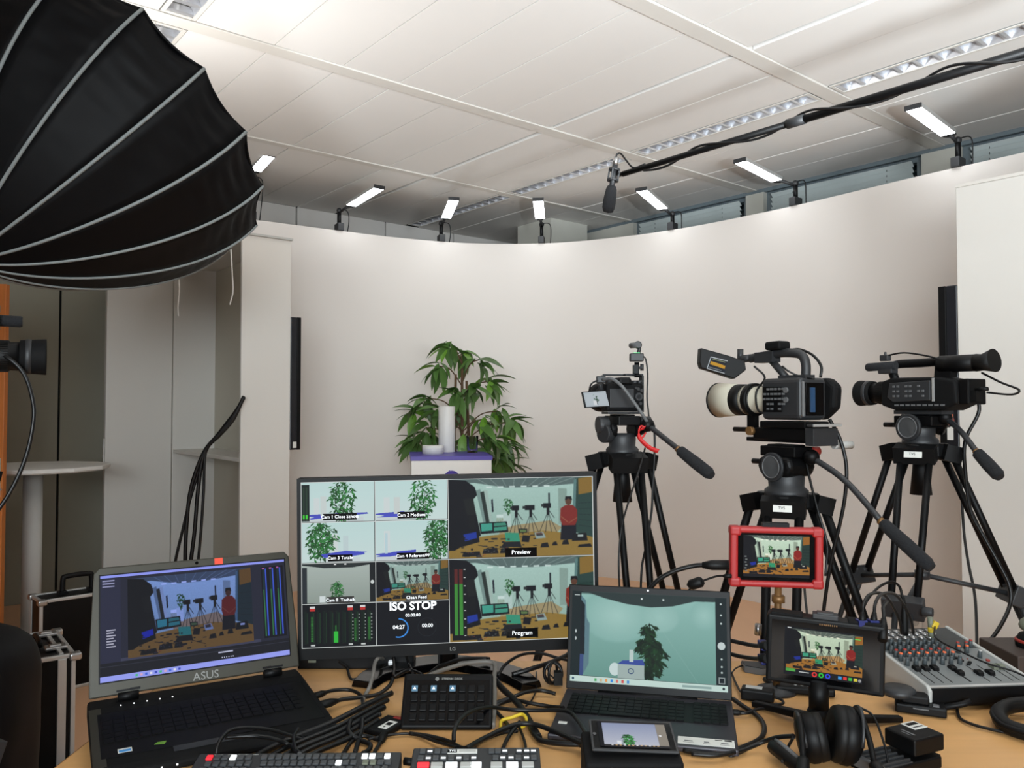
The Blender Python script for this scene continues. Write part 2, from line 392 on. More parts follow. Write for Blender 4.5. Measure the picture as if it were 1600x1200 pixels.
# ceiling panels lie rail to rail; long lights take the slots at u = 1.03 and 4.13
RAILS = [(-1.98, -1.88), (-.56, -.46), (.86, .96), (2.26, 2.36), (3.72, 3.82), (5.08, 5.15)]
BAYS = [(VMIN, -1.98), (-1.88, -.56), (-.46, .86), (.96, 2.26), (2.36, 3.72), (3.82, 5.08), (5.15, VMAX)]
us = [1.03-.375*i for i in range(10) if 1.03-.375*i > UMIN][::-1]
UJ = [(a, b) for a, b in zip(us[:-1], us[1:])]
if UJ[0][0] > UMIN: UJ = [(UMIN, UJ[0][0])]+UJ
UJ += [(1.19, 1.57), (1.57, 1.94), (1.94, 2.28), (2.28, 2.65), (2.65, 3.02), (3.02, 3.385), (3.415, 3.76), (3.76, 4.13), (4.29, 4.64), (4.64, 4.99), (4.99, 5.34), (5.34, UMAX)]
for i, (a, b) in enumerate(RAILS):
    rb(RM(), UMIN, UMAX, a+.002, b-.002, CEIL-.006, CEIL+.1).build('rail', 'rail_white', ceil, bevel=.002, seg=1)
rb(RM(), 3.388, 3.412, VMIN, VMAX, CEIL+.035, CEIL+.1).build('track', 'track_grey', ceil)
rnd = random.Random(3)
for (v0, v1) in BAYS:
    for (u0, u1) in UJ:
        if v1 < .5 and (u1 > 1.1 and u0 > 3.5): pass
        dz = rnd.uniform(-.002, .003)
        rb(RM(), u0+.0035, u1-.0035, v0+.002, v1-.003, CEIL+dz, CEIL+.022).build('panel', 'panel_white', ceil)
# fluorescent fittings with mirror louvres, switched off
def louvre_light(u0, u1, v0, v1, label):
    t = thing('ceiling_light', label, 'light', M=Matrix.Translation(uv((u0+u1)/2, (v0+v1)/2, CEIL)) @ ROOM, group='louvre ceiling lights')
    w, l = u1-u0-.006, v1-v0-.02
    h = MB(); h.box((0, 0, .075), (w, l, .006)); h.box((0, l/2, .038), (w, .006, .07)); h.box((0, -l/2, .038), (w, .006, .07)); h.box((w/2-.004, 0, .038), (.006, l, .07)); h.box((-w/2+.004, 0, .038), (.006, l, .07))
    h.build('housing', 'alu_matte', t)
    f = MB()
    for s in (-1, 1): f.box((s*(w/2-.009), 0, -.002), (.018, l, .004)); f.box((0, s*(l/2-.009), -.002), (w-.04, .018, .004))
    f.build('frame', 'rail_white', t)
    r = MB()
    for s in (-1, 1): r.prism([(s*(w/2-.018), 0), (s*.035, .06), (s*.038, .062), (s*(w/2-.014), .004)], -l/2+.02, l/2-.02, 'y')
    r.build('side_reflector', 'louvre', t)
    MB().cyl((0, -l/2+.03, .055), (0, l/2-.03, .055), .008, seg=8).build('tube', 'white_plastic', t)
    n = max(4, int(l/.092)); b = MB()
    hw = w/2-.019
    b.prism([(-.014, .002), (0, -.001), (.014, .002), (.004, .036), (-.004, .036)], -hw, hw, 'x')
    src = b.build('louvre_blade', 'louvre', t); sp = (l-.06)/(n-1)
    src.matrix_local = Matrix.Translation((0, -l/2+.03, 0))
    for k in range(1, n): inst(src, t, Matrix.Translation((0, -l/2+.03+k*sp, 0)))
spots = ['far end of the long row, behind the wall lamps', 'second along the row, left of the microphone', 'right of the microphone, under the boom pole', 'nearest of the row, at the right edge']
for i, (v0, v1) in enumerate([(5.15, VMAX-.05), (3.82, 5.08), (2.36, 3.72), (.96, 2.26)]):
    louvre_light(4.13, 4.29, v0, v1, 'unlit mirror louvre ceiling light, '+spots[i])
louvre_light(1.03, 1.19, 3.82, 5.08, 'unlit louvre ceiling light just above the black umbrella softbox')
louvre_light(1.03, 1.19, 2.36, 3.72, 'unlit louvre ceiling light cut by the top edge, above the softbox')
# back wall: panels with dark joints
bw = struct(rb(RM(), UMIN, UMAX+.2, VMAX+.03, VMAX+.1, 0, CEIL+.1).build('wall_back', 'black_matte'))
def on_v(px, v):
    r = ray(px, 636); t = v/(r.x*V.x+r.y*V.y); return (r.x*U.x+r.y*U.y)*t
def on_u(px, u):
    r = ray(px, 636); t = u/(r.x*U.x+r.y*U.y); return (r.x*V.x+r.y*V.y)*t
j = [on_v(92, VMAX), on_v(461, VMAX), on_v(601, VMAX), on_v(708, VMAX)]
step = j[2]-j[1]
edges = [UMIN, j[0]-1.6, j[0]-.8, j[0], j[0]+.75, j[0]+1.4, j[1], j[2], j[3], j[3]+step, UMAX]
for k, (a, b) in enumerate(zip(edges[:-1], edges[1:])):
    g = b < j[1]-.3  # left panels of the white wall take the painted shade
    rb(RM(), a+.008, b-.008, VMAX, VMAX+.03, .0, CEIL-.0).build('wall_panel', 'wall_shade_grey' if g else 'wall_white', bw)
# corner column
struct(rb(RM(), 5.02, 5.5, 5.5, 5.98, 0, CEIL).build('trim_1', 'concrete'))
# window wall on the right with blinds
wr = struct(rb(RM(), UMAX+.14, UMAX+.2, VMIN, VMAX, 0, CEIL+.1).build('wall_right', 'wall_white'))
rb(RM(), UMAX, UMAX+.14, VMIN, VMAX, 0, 1.0).build('parapet', 'wall_white', wr)
rb(RM(), UMAX-.01, UMAX+.14, VMIN, VMAX, CEIL-.03, CEIL).build('lintel', 'window_frame', wr)
segs = [(993, 1170), (1198, 1447), (1508, 1760)]
vs_ = [(on_u(b, UMAX), on_u(a, UMAX)) for a, b in segs]
piers = [(vs_[0][1], VMAX), (vs_[1][1], vs_[0][0]), (vs_[2][1], vs_[1][0]), (VMIN, vs_[2][0])]
for a, b in piers: rb(RM(), UMAX-.02, UMAX+.14, a, b, 1.0, CEIL-.03).build('pier', 'concrete', wr)
for i, (a, b) in enumerate(vs_):
    wd = rb(RM(), UMAX+.125, UMAX+.135, a+.03, b-.03, 1.04, CEIL-.05).build('window_%d' % (i+1), 'night_glass'); struct(wd)
    f = RM()
    rb(f, UMAX+.03, UMAX+.1, a, a+.05, 1.0, CEIL-.03); rb(f, UMAX+.03, UMAX+.1, b-.05, b, 1.0, CEIL-.03); rb(f, UMAX+.03, UMAX+.1, a+.05, b-.05, CEIL-.06, CEIL-.03); rb(f, UMAX+.03, UMAX+.1, a+.05, b-.05, 1.0, 1.05)
    f.build('frame', 'window_frame', wd)
    sl = MB(ROOM @ Matrix.Translation((UMAX+.0, (a+b)/2, 0))); sl.box((0, 0, 0), (.05, b-a-.13, .0022), rot=(0, .75, 0))
    src = None
    for k in range(16):
        z = CEIL-.075-.038*k
        if src is None: src = sl.build('slat', 'blind', wd); base = src; src.matrix_local = Matrix.Translation((0, 0, z))
        else: inst(base, wd, Matrix.Translation((0, 0, z)))
    c = RM()
    for q in (.2, .8): vv = a+(b-a)*q; c.cyl((UMAX, vv, CEIL-.67), (UMAX, vv, CEIL-.05), .002, seg=5)
    c.build('blind_cord', 'mid_grey', wd)

# ---------------------------------------------------------------- curved white backdrop wall
tops = [(384, 341.5), (457, 351), (535, 361), (628, 372), (721, 379.5), (806, 381), (884, 378.5), (980, 369), (1081, 354), (1197, 331), (1290, 310), (1445, 273), (1600, 238), (1670, 222)]
line = smooth([Vector((on(x, y, 2.8).x, on(x, y, 2.8).y, 0)) for x, y in tops], 10)
inner, outer = [], []
for i, p in enumerate(line):
    t = (line[min(i+1, len(line)-1)]-line[max(i-1, 0)]).normalized(); n = Vector((-t.y, t.x, 0))
    inner.append(p); outer.append(p+n*.05)
mb = MB(); N = len(line); vs = []
for z in (0, 2.8):
    vs += [(p.x, p.y, z) for p in inner]+[(p.x, p.y, z) for p in outer]
fs = []
for i in range(N-1):
    fs += [(i, i+1, 2*N+i+1, 2*N+i), (N+i+1, N+i, 3*N+i, 3*N+i+1), (2*N+i, 2*N+i+1, 3*N+i+1, 3*N+i)]
fs += [(0, 2*N, 3*N, N), (N-1, 2*N-1, 4*N-1, 3*N-1)]
mb.add(vs, fs, 0, True)
cyc = struct(mb.build('wall_curved', 'cyc_white'))
md = cyc.modifiers.new('e', 'EDGE_SPLIT'); md.split_angle = math.radians(40)
def cyc_at(px):
    best = None
    for a, b in zip(line[:-1], line[1:]):
        xa, xb = 800+F*a.x/a.y, 800+F*b.x/b.y
        if xa <= px <= xb: t = (px-xa)/(xb-xa); return a.lerp(b, t), (b-a).normalized()
    return line[-1], (line[-1]-line[-2]).normalized()
# wall socket at the foot of the backdrop
p, t = cyc_at(1426)
M = frame((p.x, p.y, .25), t, Zv); s = thing('wall_socket', 'cream wall socket low on the curved wall behind the mixer', 'socket', M=M)
k = EYE-(958-636)*p.y/F
s.matrix_world = frame((p.x, p.y, k), t, Zv)
b = MB(); b.box((0, 0, .006), (.085, .16, .012)); b.build('plate', 'white_plastic', s, bevel=.004)
for dy in (-.04, .04):
    b = MB(); b.lathe([(.024, .013), (.024, .008), (.021, .003), (.0, .003)], 20, M=Matrix.Translation((0, dy, .004))); b.build('outlet', 'light_grey', s)

# ---------------------------------------------------------------- tall cabinet, its open door, right-hand cabinet
def cabinet_box(name, label, u0, u1, v0, v1, h):
    return thing(name, label, 'cabinet', M=Matrix.Translation(uv(u0, v0, 0)) @ ROOM), u1-u0, v1-v0
cu0, cu1, cv0, cv1, ch = 1.82, 2.134, 4.772, 6.11, 2.45
t, a, b = cabinet_box('open_cabinet', 'tall white open cabinet with a shelf, left of the curved wall', cu0, cu1, cv0, cv1, ch)
m = MB(); m.box((a/2, .011, ch/2), (a, .022, ch)); m.build('side_panel', 'cabinet_white', t, bevel=.002)
m = MB(); m.box((a/2, b-.011, ch/2), (a, .022, ch)); m.build('side_panel', 'cabinet_white', t, bevel=.002)
m = MB(); m.box((a-.006, b/2, ch/2), (.012, b-.046, ch)); m.build('back_panel', 'cabinet_inner', t)
m = MB(); m.box((a/2-.006, b/2, ch-.012), (a-.014, b-.046, .024)); m.build('top_panel', 'cabinet_white', t)
m = MB(); m.box((a/2, .0, ch+.006), (a+.004, .05, .012)); m.build('cap_strip', 'light_grey', t)
m = MB(); m.box((a/2-.006, b/2, .04), (a-.014, b-.046, .08)); m.build('bottom_panel', 'cabinet_white', t)
zs = EYE-(716-636)*at(380, 716, 4.83).y/F
m = MB(); m.box((a/2-.006, b/2, zs-.012), (a-.016, b-.046, .024)); m.build('shelf', 'cabinet_white', t, bevel=.002)
# door leaf standing open
t = thing('cabinet_door', 'white cabinet door standing open, left of the shelf opening', 'door', M=Matrix.Translation(uv(1.375, 6.112, 0)) @ ROOM)
m = MB(); m.box((.222, .025, 1.24), (.444, .05, 2.42)); m.build('leaf', 'cabinet_white', t, bevel=.003)
zl = EYE-(705-636)*5.55/F
m = MB(); m.box((-.003, .025, zl), (.006, .022, .17)); m.build('lock_plate', 'white_plastic', t, bevel=.002)
m = MB(); m.box((-.007, .025, zl+.03), (.006, .01, .03)); m.box((-.007, .025, zl-.04), (.006, .01, .02)); m.build('latch', 'alu', t)
# right cabinet
q = on(1493, 294, 2.45); ru, rv = q.x*U.x+q.y*U.y, q.x*V.x+q.y*V.y
t = thing('white_cabinet', 'large plain white cabinet at the right edge, in front of curved wall', 'cabinet', M=Matrix.Translation(uv(ru, rv-1.5, 0)) @ ROOM)
m = MB(); m.box((.2, .75, 1.225), (.4, 1.5, 2.45)); m.build('carcass', 'cabinet_white', t, bevel=.003)
m = MB(); m.box((.2, .75, 2.458), (.402, 1.5, .015)); m.build('top_edge', 'rail_white', t)
m = MB(); m.box((-.004, .75, 1.2), (.006, .01, 2.3)); m.build('door_gap', 'mid_grey', t)
m = MB(); m.box((-.012, .66, 1.15), (.02, .012, .16)); m.build('handle', 'alu', t, bevel=.004)
# flat televisions hung on the far sides of the two cabinets, seen edge on
def tv_world(name, label, o, x, y, z0, z1, wd, th, lab, lm='label_white'):
    t = thing(name, label, 'television', loc=(o.x, o.y, z0), group='edge-on televisions')
    def bx(mb, x0, x1, y0, y1, a, b):
        c = [o*0+x*xx+y*yy+Zv*(zz) for zz in (a, b) for xx, yy in ((x0, y0), (x1, y0), (x1, y1), (x0, y1))]
        return mb.add(c, [(0, 3, 2, 1), (4, 5, 6, 7), (0, 1, 5, 4), (1, 2, 6, 5), (2, 3, 7, 6), (3, 0, 4, 7)])
    h = z1-z0
    bx(MB(), 0, wd, 0, th*.6, 0, h).build('back_shell', 'tv_black', t, bevel=.006)
    bx(MB(), 0, wd, th*.6, th, 0, h).build('bezel', 'black', t, bevel=.003)
    bx(MB(), .015, wd-.015, th, th+.002, .015, h-.015).build('screen', 'glass_dark', t)
    for (a, b, m) in lab: bx(MB(), -.001, .001, th*.3, th*.62, h*a, h*b).build('sticker', m, t)
tv_world('wall_television', 'thin black television edge-on beside the left cabinet', uv(cu1+.001, cv0+.002), V, U, 1.13, 1.97, .8, .072, [(.015, .06, 'label_white')])
tv_world('wall_television', 'black television edge-on behind the right camcorder', uv(ru+.002, rv+.001), U, V, 1.195, 1.985, .8, .088, [(.06, .14, 'label_white'), (.15, .2, 'light_grey'), (.2, .25, 'orange_cap')])
# orange wooden door leaf cut by the left edge of the picture
t = thing('wooden_door', 'orange wooden door leaf cut off by the left edge', 'door', loc=(at(12, 636, 4.2).x, 4.2, 0), rz=math.radians(8))
zt = EYE+(636-445)*4.2/F
m = MB(); m.box((-.02, -.02, zt/2), (.04, .04, zt)); m.build('edge_strip', 'orange_wood', t, bevel=.002)
m = MB(); m.box((-.44, -.02, zt/2), (.8, .036, zt-.01)); m.build('leaf', 'orange_wood', t)
zl = EYE-(745-636)*4.2/F
m = MB(); m.box((-.02, -.043, zl), (.02, .006, .2)); m.build('lock_plate', 'alu_matte', t)
m = MB(); m.cyl((-.02, -.045, zl+.06), (-.02, -.06, zl+.06), .006); m.cyl((-.012, -.045, zl-.06), (-.0, -.06, zl-.06), .005); m.build('bolt', 'alu', t)
# standing table behind the door
c = at(52, 734, 4.75)
t = thing('standing_table', 'round white standing table on a thick white column at left', 'table', loc=(c.x, c.y, 0))
zt = EYE-(735-636)*4.75/F+.03
m = MB(); m.lathe([(.40, zt-.028), (.41, zt-.02), (.41, zt-.004), (.405, zt), (0, zt)], 12, smooth=False); m.lathe([(.0, zt-.028), (.40, zt-.028)], 12, smooth=False); m.build('table_top', 'white_plastic', t)
m = MB(); m.cyl((0, 0, .03), (0, 0, zt-.03), .052, seg=24); m.build('column', 'cabinet_white', t)
m = MB(); m.lathe([(0, 0), (.27, 0), (.27, .014), (.06, .03), (0, .03)], 32); m.build('foot_plate', 'light_grey', t)
m = MB(); m.lathe([(0, zt-.05), (.12, zt-.05), (.13, zt-.03), (0, zt-.03)], 20); m.build('flange', 'dark_grey', t)
# ================================================================ LED lamps clamped to the top of the curved wall
LAMPS = [((399, 268), (421, 244), (392, 330), 'small lit LED wall lamp peeking out right of the black softbox'),
         ((548, 322), (597, 292), (530, 352), 'lit LED wall lamp leaning right, leftmost fully visible on the curved wall'),
         ((697, 341), (712, 306), (690, 366), 'lit LED wall lamp above the potted plant, in front of a dark louvre light'),
         ((844, 342), (840, 307), (846, 368), 'upright lit LED wall lamp in front of the corner column'),
         ((1036, 327), (1000, 296), (1050, 350), 'lit LED wall lamp right of the hanging microphone'),
         ((1214, 283), (1150, 250), (1243, 308), 'lit LED wall lamp above the large white-lens camera'),
         ((1482, 211), (1424, 168), (1500, 250), 'largest lit LED wall lamp, nearest the right edge')]
for (bx, by), (tx, ty), (qx, qy), lab in LAMPS:
    p, tg = cyc_at(qx); n = Vector((-tg.y, tg.x, 0))
    post = Vector((p.x, p.y, 2.8))+n*.025
    B = at(bx, by, cyc_at(bx)[0].y*.985)
    T = on(tx, ty, B.z+.03)
    if (T-B).length > .5: T = B+(T-B).normalized()*.5
    t = thing('wall_lamp', lab, 'lamp', loc=post, group='LED lamps on the curved wall')
    I = Matrix.Translation(-post); ax = (T-B).normalized(); L = (T-B).length
    side = ax.cross(Zv).normalized(); up = side.cross(ax).normalized()
    M = I @ Matrix(((side.x, ax.x, up.x, B.x), (side.y, ax.y, up.y, B.y), (side.z, ax.z, up.z, B.z), (0, 0, 0, 1)))
    MB(M).box((0, L/2, .012), (.09, L, .022)).build('housing', 'alu_matte', t, bevel=.003)
    MB(M).box((0, L/2, .0), (.078, L-.02, .002)).build('lit_face', 'lamp_face', t)
    MB(M).box((0, L+.004, .01), (.088, .01, .026)).build('end_cap', 'dark_grey', t)
    m = MB(I); m.box(post+Vector((0, 0, .03)), (.05, .09, .06), rot=(0, 0, math.atan2(tg.y, tg.x))); m.build('clamp', 'dark_grey', t, bevel=.004)
    top = Vector((post.x, post.y, max(B.z-.02, 2.92)))
    MB(I).tube([post+Vector((0, 0, .05)), top], .016, 10).build('post', 'black', t)
    m = MB(I); m.tube([top-Vector((0, 0, .015)), B+up*.012], .011, 8); m.ball(top, .022); m.box(B+up*.014-ax*.02, (.05, .05, .03)); m.build('arm', 'dark_grey', t)
    MB(I).tube(smooth([top+Vector((0, 0, .01)), top+tg*.07+Vector((0, 0, -.0)), top+tg*.08+Vector((0, 0, -.1)), post+tg*.06+n*.03+Vector((0, 0, -.08))], 6), .004, 6).build('lamp_cable', 'cable_black', t)

# ================================================================ big black umbrella softbox, top left
ya, th, ph, D_, kk, r0, R_, ph0 = 2.85, .591, .869, .847, .68, .042, .675, .505
A = at(-52, 401.5, ya)
d = Vector((math.cos(ph)*math.sin(th), math.cos(ph)*math.cos(th), math.sin(ph)))
e1 = d.cross(Zv).normalized(); e2 = e1.cross(d)
sb = thing('umbrella_softbox', 'huge black ribbed umbrella softbox filling the top left corner', 'softbox', loc=A)
def dome(t, a, k=1.0, dh=0):
    r = r0+(R_-r0)*math.sin(t*math.pi/2); h = D_*(1-math.cos(t*math.pi/2))**kk
    return d*(h+dh)+(e1*math.cos(a)+e2*math.sin(a))*r*k
NR = 16; st = 2*math.pi/NR
wr_ = random.Random(5)
for i in range(NR):
    a0 = ph0-i*st; NT, NS = 60, 6; vs = []; fs = []
    phs = [wr_.uniform(0, 6) for _ in range(3)]
    for it in range(NT+1):
        t = .02+.98*it/NT
        for s in range(NS+1):
            q = s/NS; a = a0-q*st; bow = 4*q*(1-q)
            chord = math.cos(st/2)/math.cos((q-.5)*st)
            k = chord-.012*bow*t
            wk = bow*(.007*max(0, t-.35)/.65*(math.sin(t*95+phs[0]+q*3)+.8*math.sin(t*61+phs[1]-q*6))+.008*t*math.sin(t*17+phs[2]+q*4))
            dh = -.02*bow*max(0, t-.6)/.4
            vs.append(dome(t, a, k+wk, dh))
    for it in range(NT):
        for s in range(NS): fs.append((it*(NS+1)+s, it*(NS+1)+s+1, (it+1)*(NS+1)+s+1, (it+1)*(NS+1)+s))
    g = MB().add(vs, fs, 0, True).build('fabric_gore', ['fabric_black', 'softbox_white'], sb, fix=False)
    so = g.modifiers.new('thick', 'SOLIDIFY'); so.thickness = .004; so.offset = 0
    pts = [dome(.02+.98*q/24, a0, 1.004) for q in range(25)]
    MB().tube(pts, .0068, 6).build('rib', 'seam_grey', sb)
    e = [dome(1, a0-st*q/8, math.cos(st/2)/math.cos((q/8-.5)*st)-.012*4*(q/8)*(1-q/8), -.02*4*(q/8)*(1-q/8)) for q in range(9)]
    MB().tube(e, .005, 6).build('hem', 'fabric_black', sb)
m = MB(frame(d*-.01, e1, e2)); m.lathe([(.0, -.03), (.085, -.03), (.085, .02), (.06, .03), (.0, .03)], 24); m.build('speed_ring', 'alu', sb)
m = MB(frame(d*-.16, e1, e2)); m.lathe([(.0, -.16), (.06, -.16), (.07, -.14), (.07, .13), (.055, .14), (0, .14)], 24); m.build('lamp_head', 'black', sb)
bestq = None
for it in range(8, 40):
    for ia in range(0, 160):
        t_, a_ = it/60, ph0-st*(3.5+3*ia/160); q = A+dome(t_, a_, 1.0); fy = q.y*CP+(q.z-EYE)*SP; sx, sy = 800+F*q.x/fy, 600-F*(-q.y*SP+(q.z-EYE)*CP)/fy
        e = (sx-172)**2+(sy-450)**2
        if bestq is None or e < bestq[0]: bestq = (e, t_, a_)
_, t_, a_ = bestq
def mark(pts, m): return MB().tube([dome(t_+dt, a_+da, 1.003) for dt, da in pts], .0045, 6).build('maker_mark', m, sb)
mark([(-.03, .02), (.01, .0), (.03, -.035)], 'seam_grey'); mark([(.015, .03), (.03, .0), (.06, -.01)], 'red_cap')
# diffuser-free bulb and the light it gives off
m = MB(); m.ball(d*.12, .05); m.build('bulb', 'led_white', sb)
st_ = A-Vector((.45, .12, 0))
m = MB(); m.tube([d*-.1, st_-A+Vector((0, 0, -.1))], .016, 10); m.build('boom_arm', 'dark_grey', sb)
m = MB(); m.tube([st_-A+Vector((0, 0, -.05)), st_-A+Vector((0, 0, -A.z+.35))], .016, 10); m.build('stand_pole', 'dark_grey', sb)
for k in range(3):
    a = 2.0+k*2*math.pi/3
    m = MB(); m.tube([st_-A+Vector((0, 0, -A.z+.45)), st_-A+Vector((.45*math.cos(a), .45*math.sin(a), -A.z+.012))], .011, 8); m.build('stand_leg', 'dark_grey', sb)
area('softbox_light', A+d*.40, A+d*2, .62, SOFT_W, (1, .985, .96), shape='DISK')

# ================================================================ boom pole with shotgun microphone
P0, P1 = at(973, 272, 3.0), at(1600, 82, 1.97); dirb = (P1-P0).normalized(); P2 = P1+dirb*1.65
bm = thing('boom_pole', 'long black microphone boom pole crossing under the ceiling at right', 'boom pole', loc=(P2.x, P2.y, 0))
I = Matrix.Translation((-P2.x, -P2.y, 0)); Lb = (P2-P0).length
q = [P0+dirb*(Lb*f) for f in (0, .24, .24, .5, .5, 1)]
MB(I).tube([P0, q[1]], .0105, 10).build('pole_section', 'black', bm)
MB(I).tube([q[1]-dirb*.03, q[3]], .0125, 10).build('pole_section', 'black', bm)
MB(I).tube([q[3]-dirb*.03, P2], .0155, 10).build('pole_section', 'black', bm)
for f, r in ((.24, .0155), (.5, .018)): MB(I).tube([P0+dirb*(Lb*f-.03), P0+dirb*(Lb*f+.03)], r, 12).build('locking_collar', 'dark_grey', bm)
MB(I).tube([P0-dirb*.03, P0+dirb*.035], .009, 10).build('tip_thread', 'alu', bm)
MB(I).tube([P2, Vector((P2.x, P2.y, .4))], .017, 10).build('stand_pole', 'dark_grey', bm)
for k in range(3):
    a = k*2*math.pi/3+.3; MB(I).tube([Vector((P2.x, P2.y, .5)), Vector((P2.x+.4*math.cos(a), P2.y+.4*math.sin(a), .012))], .012, 8).build('stand_leg', 'dark_grey', bm)
sd = dirb.cross(Zv).normalized(); hp = []
for i in range(220):
    f = i/219; a = f*2*math.pi*7+1; rr = .0125+.006*f+.007*(1+math.sin(f*37))/2
    hp.append(P0+dirb*(.11+(Lb-.2)*f)+(sd*math.cos(a)+dirb.cross(sd)*math.sin(a))*rr)
MB(I).tube(hp, .0042, 6).build('spiral_cable', 'cable_black', bm)
mt, mbm = at(963, 246, 2.99), at(949.5, 333, 2.99); md_ = (mbm-mt).normalized()
mic = thing('shotgun_microphone', 'black shotgun microphone with foam windscreen hanging from the boom pole', 'microphone', loc=mt)
I = Matrix.Translation(-mt); Lm = (mbm-mt).length
def mp(f): return mt+md_*(Lm*f)
MB(I).tube([mp(.0), mp(.14)], .011, 12).build('connector', 'alu', mic)
MB(I).tube([mp(.12), mp(.6)], .0105, 12).build('mic_body', 'dark_grey', mic)
Q = md_.to_track_quat('Z', 'Y').to_matrix().to_4x4()
m = MB(I @ Matrix.Translation(mp(.52)) @ Q); l = Lm*.48; m.lathe([(.0, 0), (.016, .0), (.0205, .012), (.0245, l*.55), (.0235, l*.8), (.019, l*.94), (.0, l)], 20); m.build('foam_windscreen', 'foam', mic)
m = MB(I @ Matrix.Translation(mp(.28)) @ Q)
for zz in (-.012, .028): m.lathe([(.017, -.004), (.022, -.004), (.022, .004), (.017, .004), (.017, -.004)], 20, M=Matrix.Translation((0, 0, zz)))
for k in range(4): a = k*math.pi/2+.4; m.box((.0195*math.cos(a), .0195*math.sin(a), .008), (.006, .006, .044))
m.build('shock_mount', 'dark_grey', mic)
m = MB(I); m.tube([mp(.3)+dirb*.014, P0-dirb*.008], .008, 8); m.build('mount_stem', 'black', mic)
MB(I).tube(smooth([mt, at(964, 241, 2.99), at(970, 240, 2.985), at(978, 250, 2.97), at(990, 262, 2.95), P0+dirb*.11+Vector((0, 0, .012))], 8), .0035, 6).build('mic_cable', 'cable_black', mic)

# ================================================================ podium with the things on it
c = at(706, 714, 5.32); pz = EYE-(712.5-636)*5.32/F
pod = thing('podium', 'white podium with a purple top, in front of the curved wall', 'podium', loc=(c.x, c.y, 0), rz=math.radians(8))
pw, pd = .545, .56
m = MB(); m.box((0, pd/2, (pz-.028)/2), (pw-.012, pd-.012, pz-.028)); m.build('body', 'white_plastic', pod, bevel=.003)
m = MB(); m.box((0, pd/2, pz-.014), (pw, pd, .028)); m.build('purple_top', 'purple', pod, bevel=.002)
Mlog = frame((0, .0045, pz-.15), (1, 0, 0), (0, 0, 1))
m = MB(Mlog); m.lathe([(.048, 0), (.054, 0), (.054, .002), (.048, .002), (.048, 0)], 40); m.lathe([(0, .0), (.044, .0), (.044, .002), (0, .002)], 40)
for k in range(4):
    a = k*math.pi/2+.3; m.ball((.05*math.cos(a), .05*math.sin(a), .001), (.008, .008, .0015), 10, 6)
m.build('round_emblem', 'purple', pod)
m = MB(Mlog)
for s in (-1, 1):
    m.tube([(s*.018+.013*math.cos(a*.35), .008+.015*math.sin(a*.35), .0025) for a in range(0, 15)], .0026, 6)
    m.tube(smooth([(s*.018+.013, .008, .0025), (s*.018+.013, -.016, .0025), (s*.018-.004, -.028, .0025), (s*.018-.014, -.016, .0025)], 6), .0026, 6)
m.build('monogram', 'white_plastic', pod)
PM = Matrix.Translation((c.x, c.y, pz)) @ Matrix.Rotation(math.radians(8), 4, 'Z')
def onpod(px, py): return on(px, py, pz)
v = onpod(698, 706); vz = thing('cylinder_vase', 'tall plain white cylinder standing on the purple podium top', 'vase', loc=v)
hh = (706-635)*v.y/F; rr = 13*v.y/F
m = MB(); m.lathe([(0, 0), (rr, 0), (rr, hh), (rr-.008, hh), (rr-.008, hh-.06), (0, hh-.06)], 40); m.build('shell', 'white_plastic', vz, bevel=.002)
m = MB(); m.tube([(-.01, 0, hh-.07), (-.018, 0, hh+.008)], .002, 6); m.build('wick', 'white_plastic', vz)
v = onpod(676.5, 709); bx = thing('short_cylinder', 'low wide white cylinder lying in front of the tall one on podium', 'cylinder', loc=v)
rr = 16.5*v.y/F; hh = 13*v.y/F
m = MB(); m.lathe([(0, 0), (rr, 0), (rr, hh-.002), (rr-.003, hh), (0, hh)], 40); m.build('drum', 'white_plastic', bx)
m = MB(); m.lathe([(rr-.0, hh*.62), (rr+.0012, hh*.62), (rr+.0012, hh*.66), (rr, hh*.66)], 40); m.build('seam', 'light_grey', bx)
v = onpod(738, 707); gl = thing('drinking_glass', 'clear drinking glass on the podium at its right side', 'glass', loc=v)
k = v.y/F
m = MB(); m.lathe([(0, 0), (8*k, 0), (9.6*k, 26*k), (9.1*k, 26*k), (7.5*k, 3*k), (0, 3*k)], 28); m.build('tumbler', 'clear_glass', gl)
v = onpod(720, 703.5); cd = thing('small_device', 'small grey and white device between white cylinder and glass', 'device', loc=v, rz=.4)
m = MB(); m.box((0, 0, .006), (.075, .045, .012)); m.build('case', 'light_grey', cd, bevel=.003)
m = MB(); m.box((-.005, 0, .013), (.034, .03, .002)); m.build('display', 'black_gloss', cd)
m = MB(); m.box((.028, .006, .014), (.012, .02, .006)); m.build('switch', 'alu', cd)

# ================================================================ artificial plant
pc = at(722, 800, 6.05); pl = thing('potted_plant', 'bushy green plant with drooping pointed leaves behind the podium', 'plant', loc=(pc.x, pc.y, 0))
m = MB(); m.lathe([(0, 0), (.13, 0), (.17, .3), (.175, .31), (.165, .31), (.16, .27), (0, .27)], 28); m.build('pot', 'pot', pl)
I = Matrix.Translation((-pc.x, -pc.y, 0))
ROS = [(700, 538, 0), (720, 550, .1), (748, 562, -.05), (686, 572, .1), (735, 606, -.15), (762, 596, .1), (712, 612, -.1), (668, 622, .05), (688, 640, -.1), (650, 640, .1), (665, 668, -.1), (652, 690, .0), (680, 684, .1), (722, 640, .15), (755, 655, -.1), (778, 642, .1), (795, 660, -.05), (768, 684, -.15), (796, 692, .1), (775, 716, 0), (724, 684, .0), (788, 726, .1), (700, 700, .1), (745, 705, -.1)]
stems = [(712, 585), (722, 575), (729, 595)]
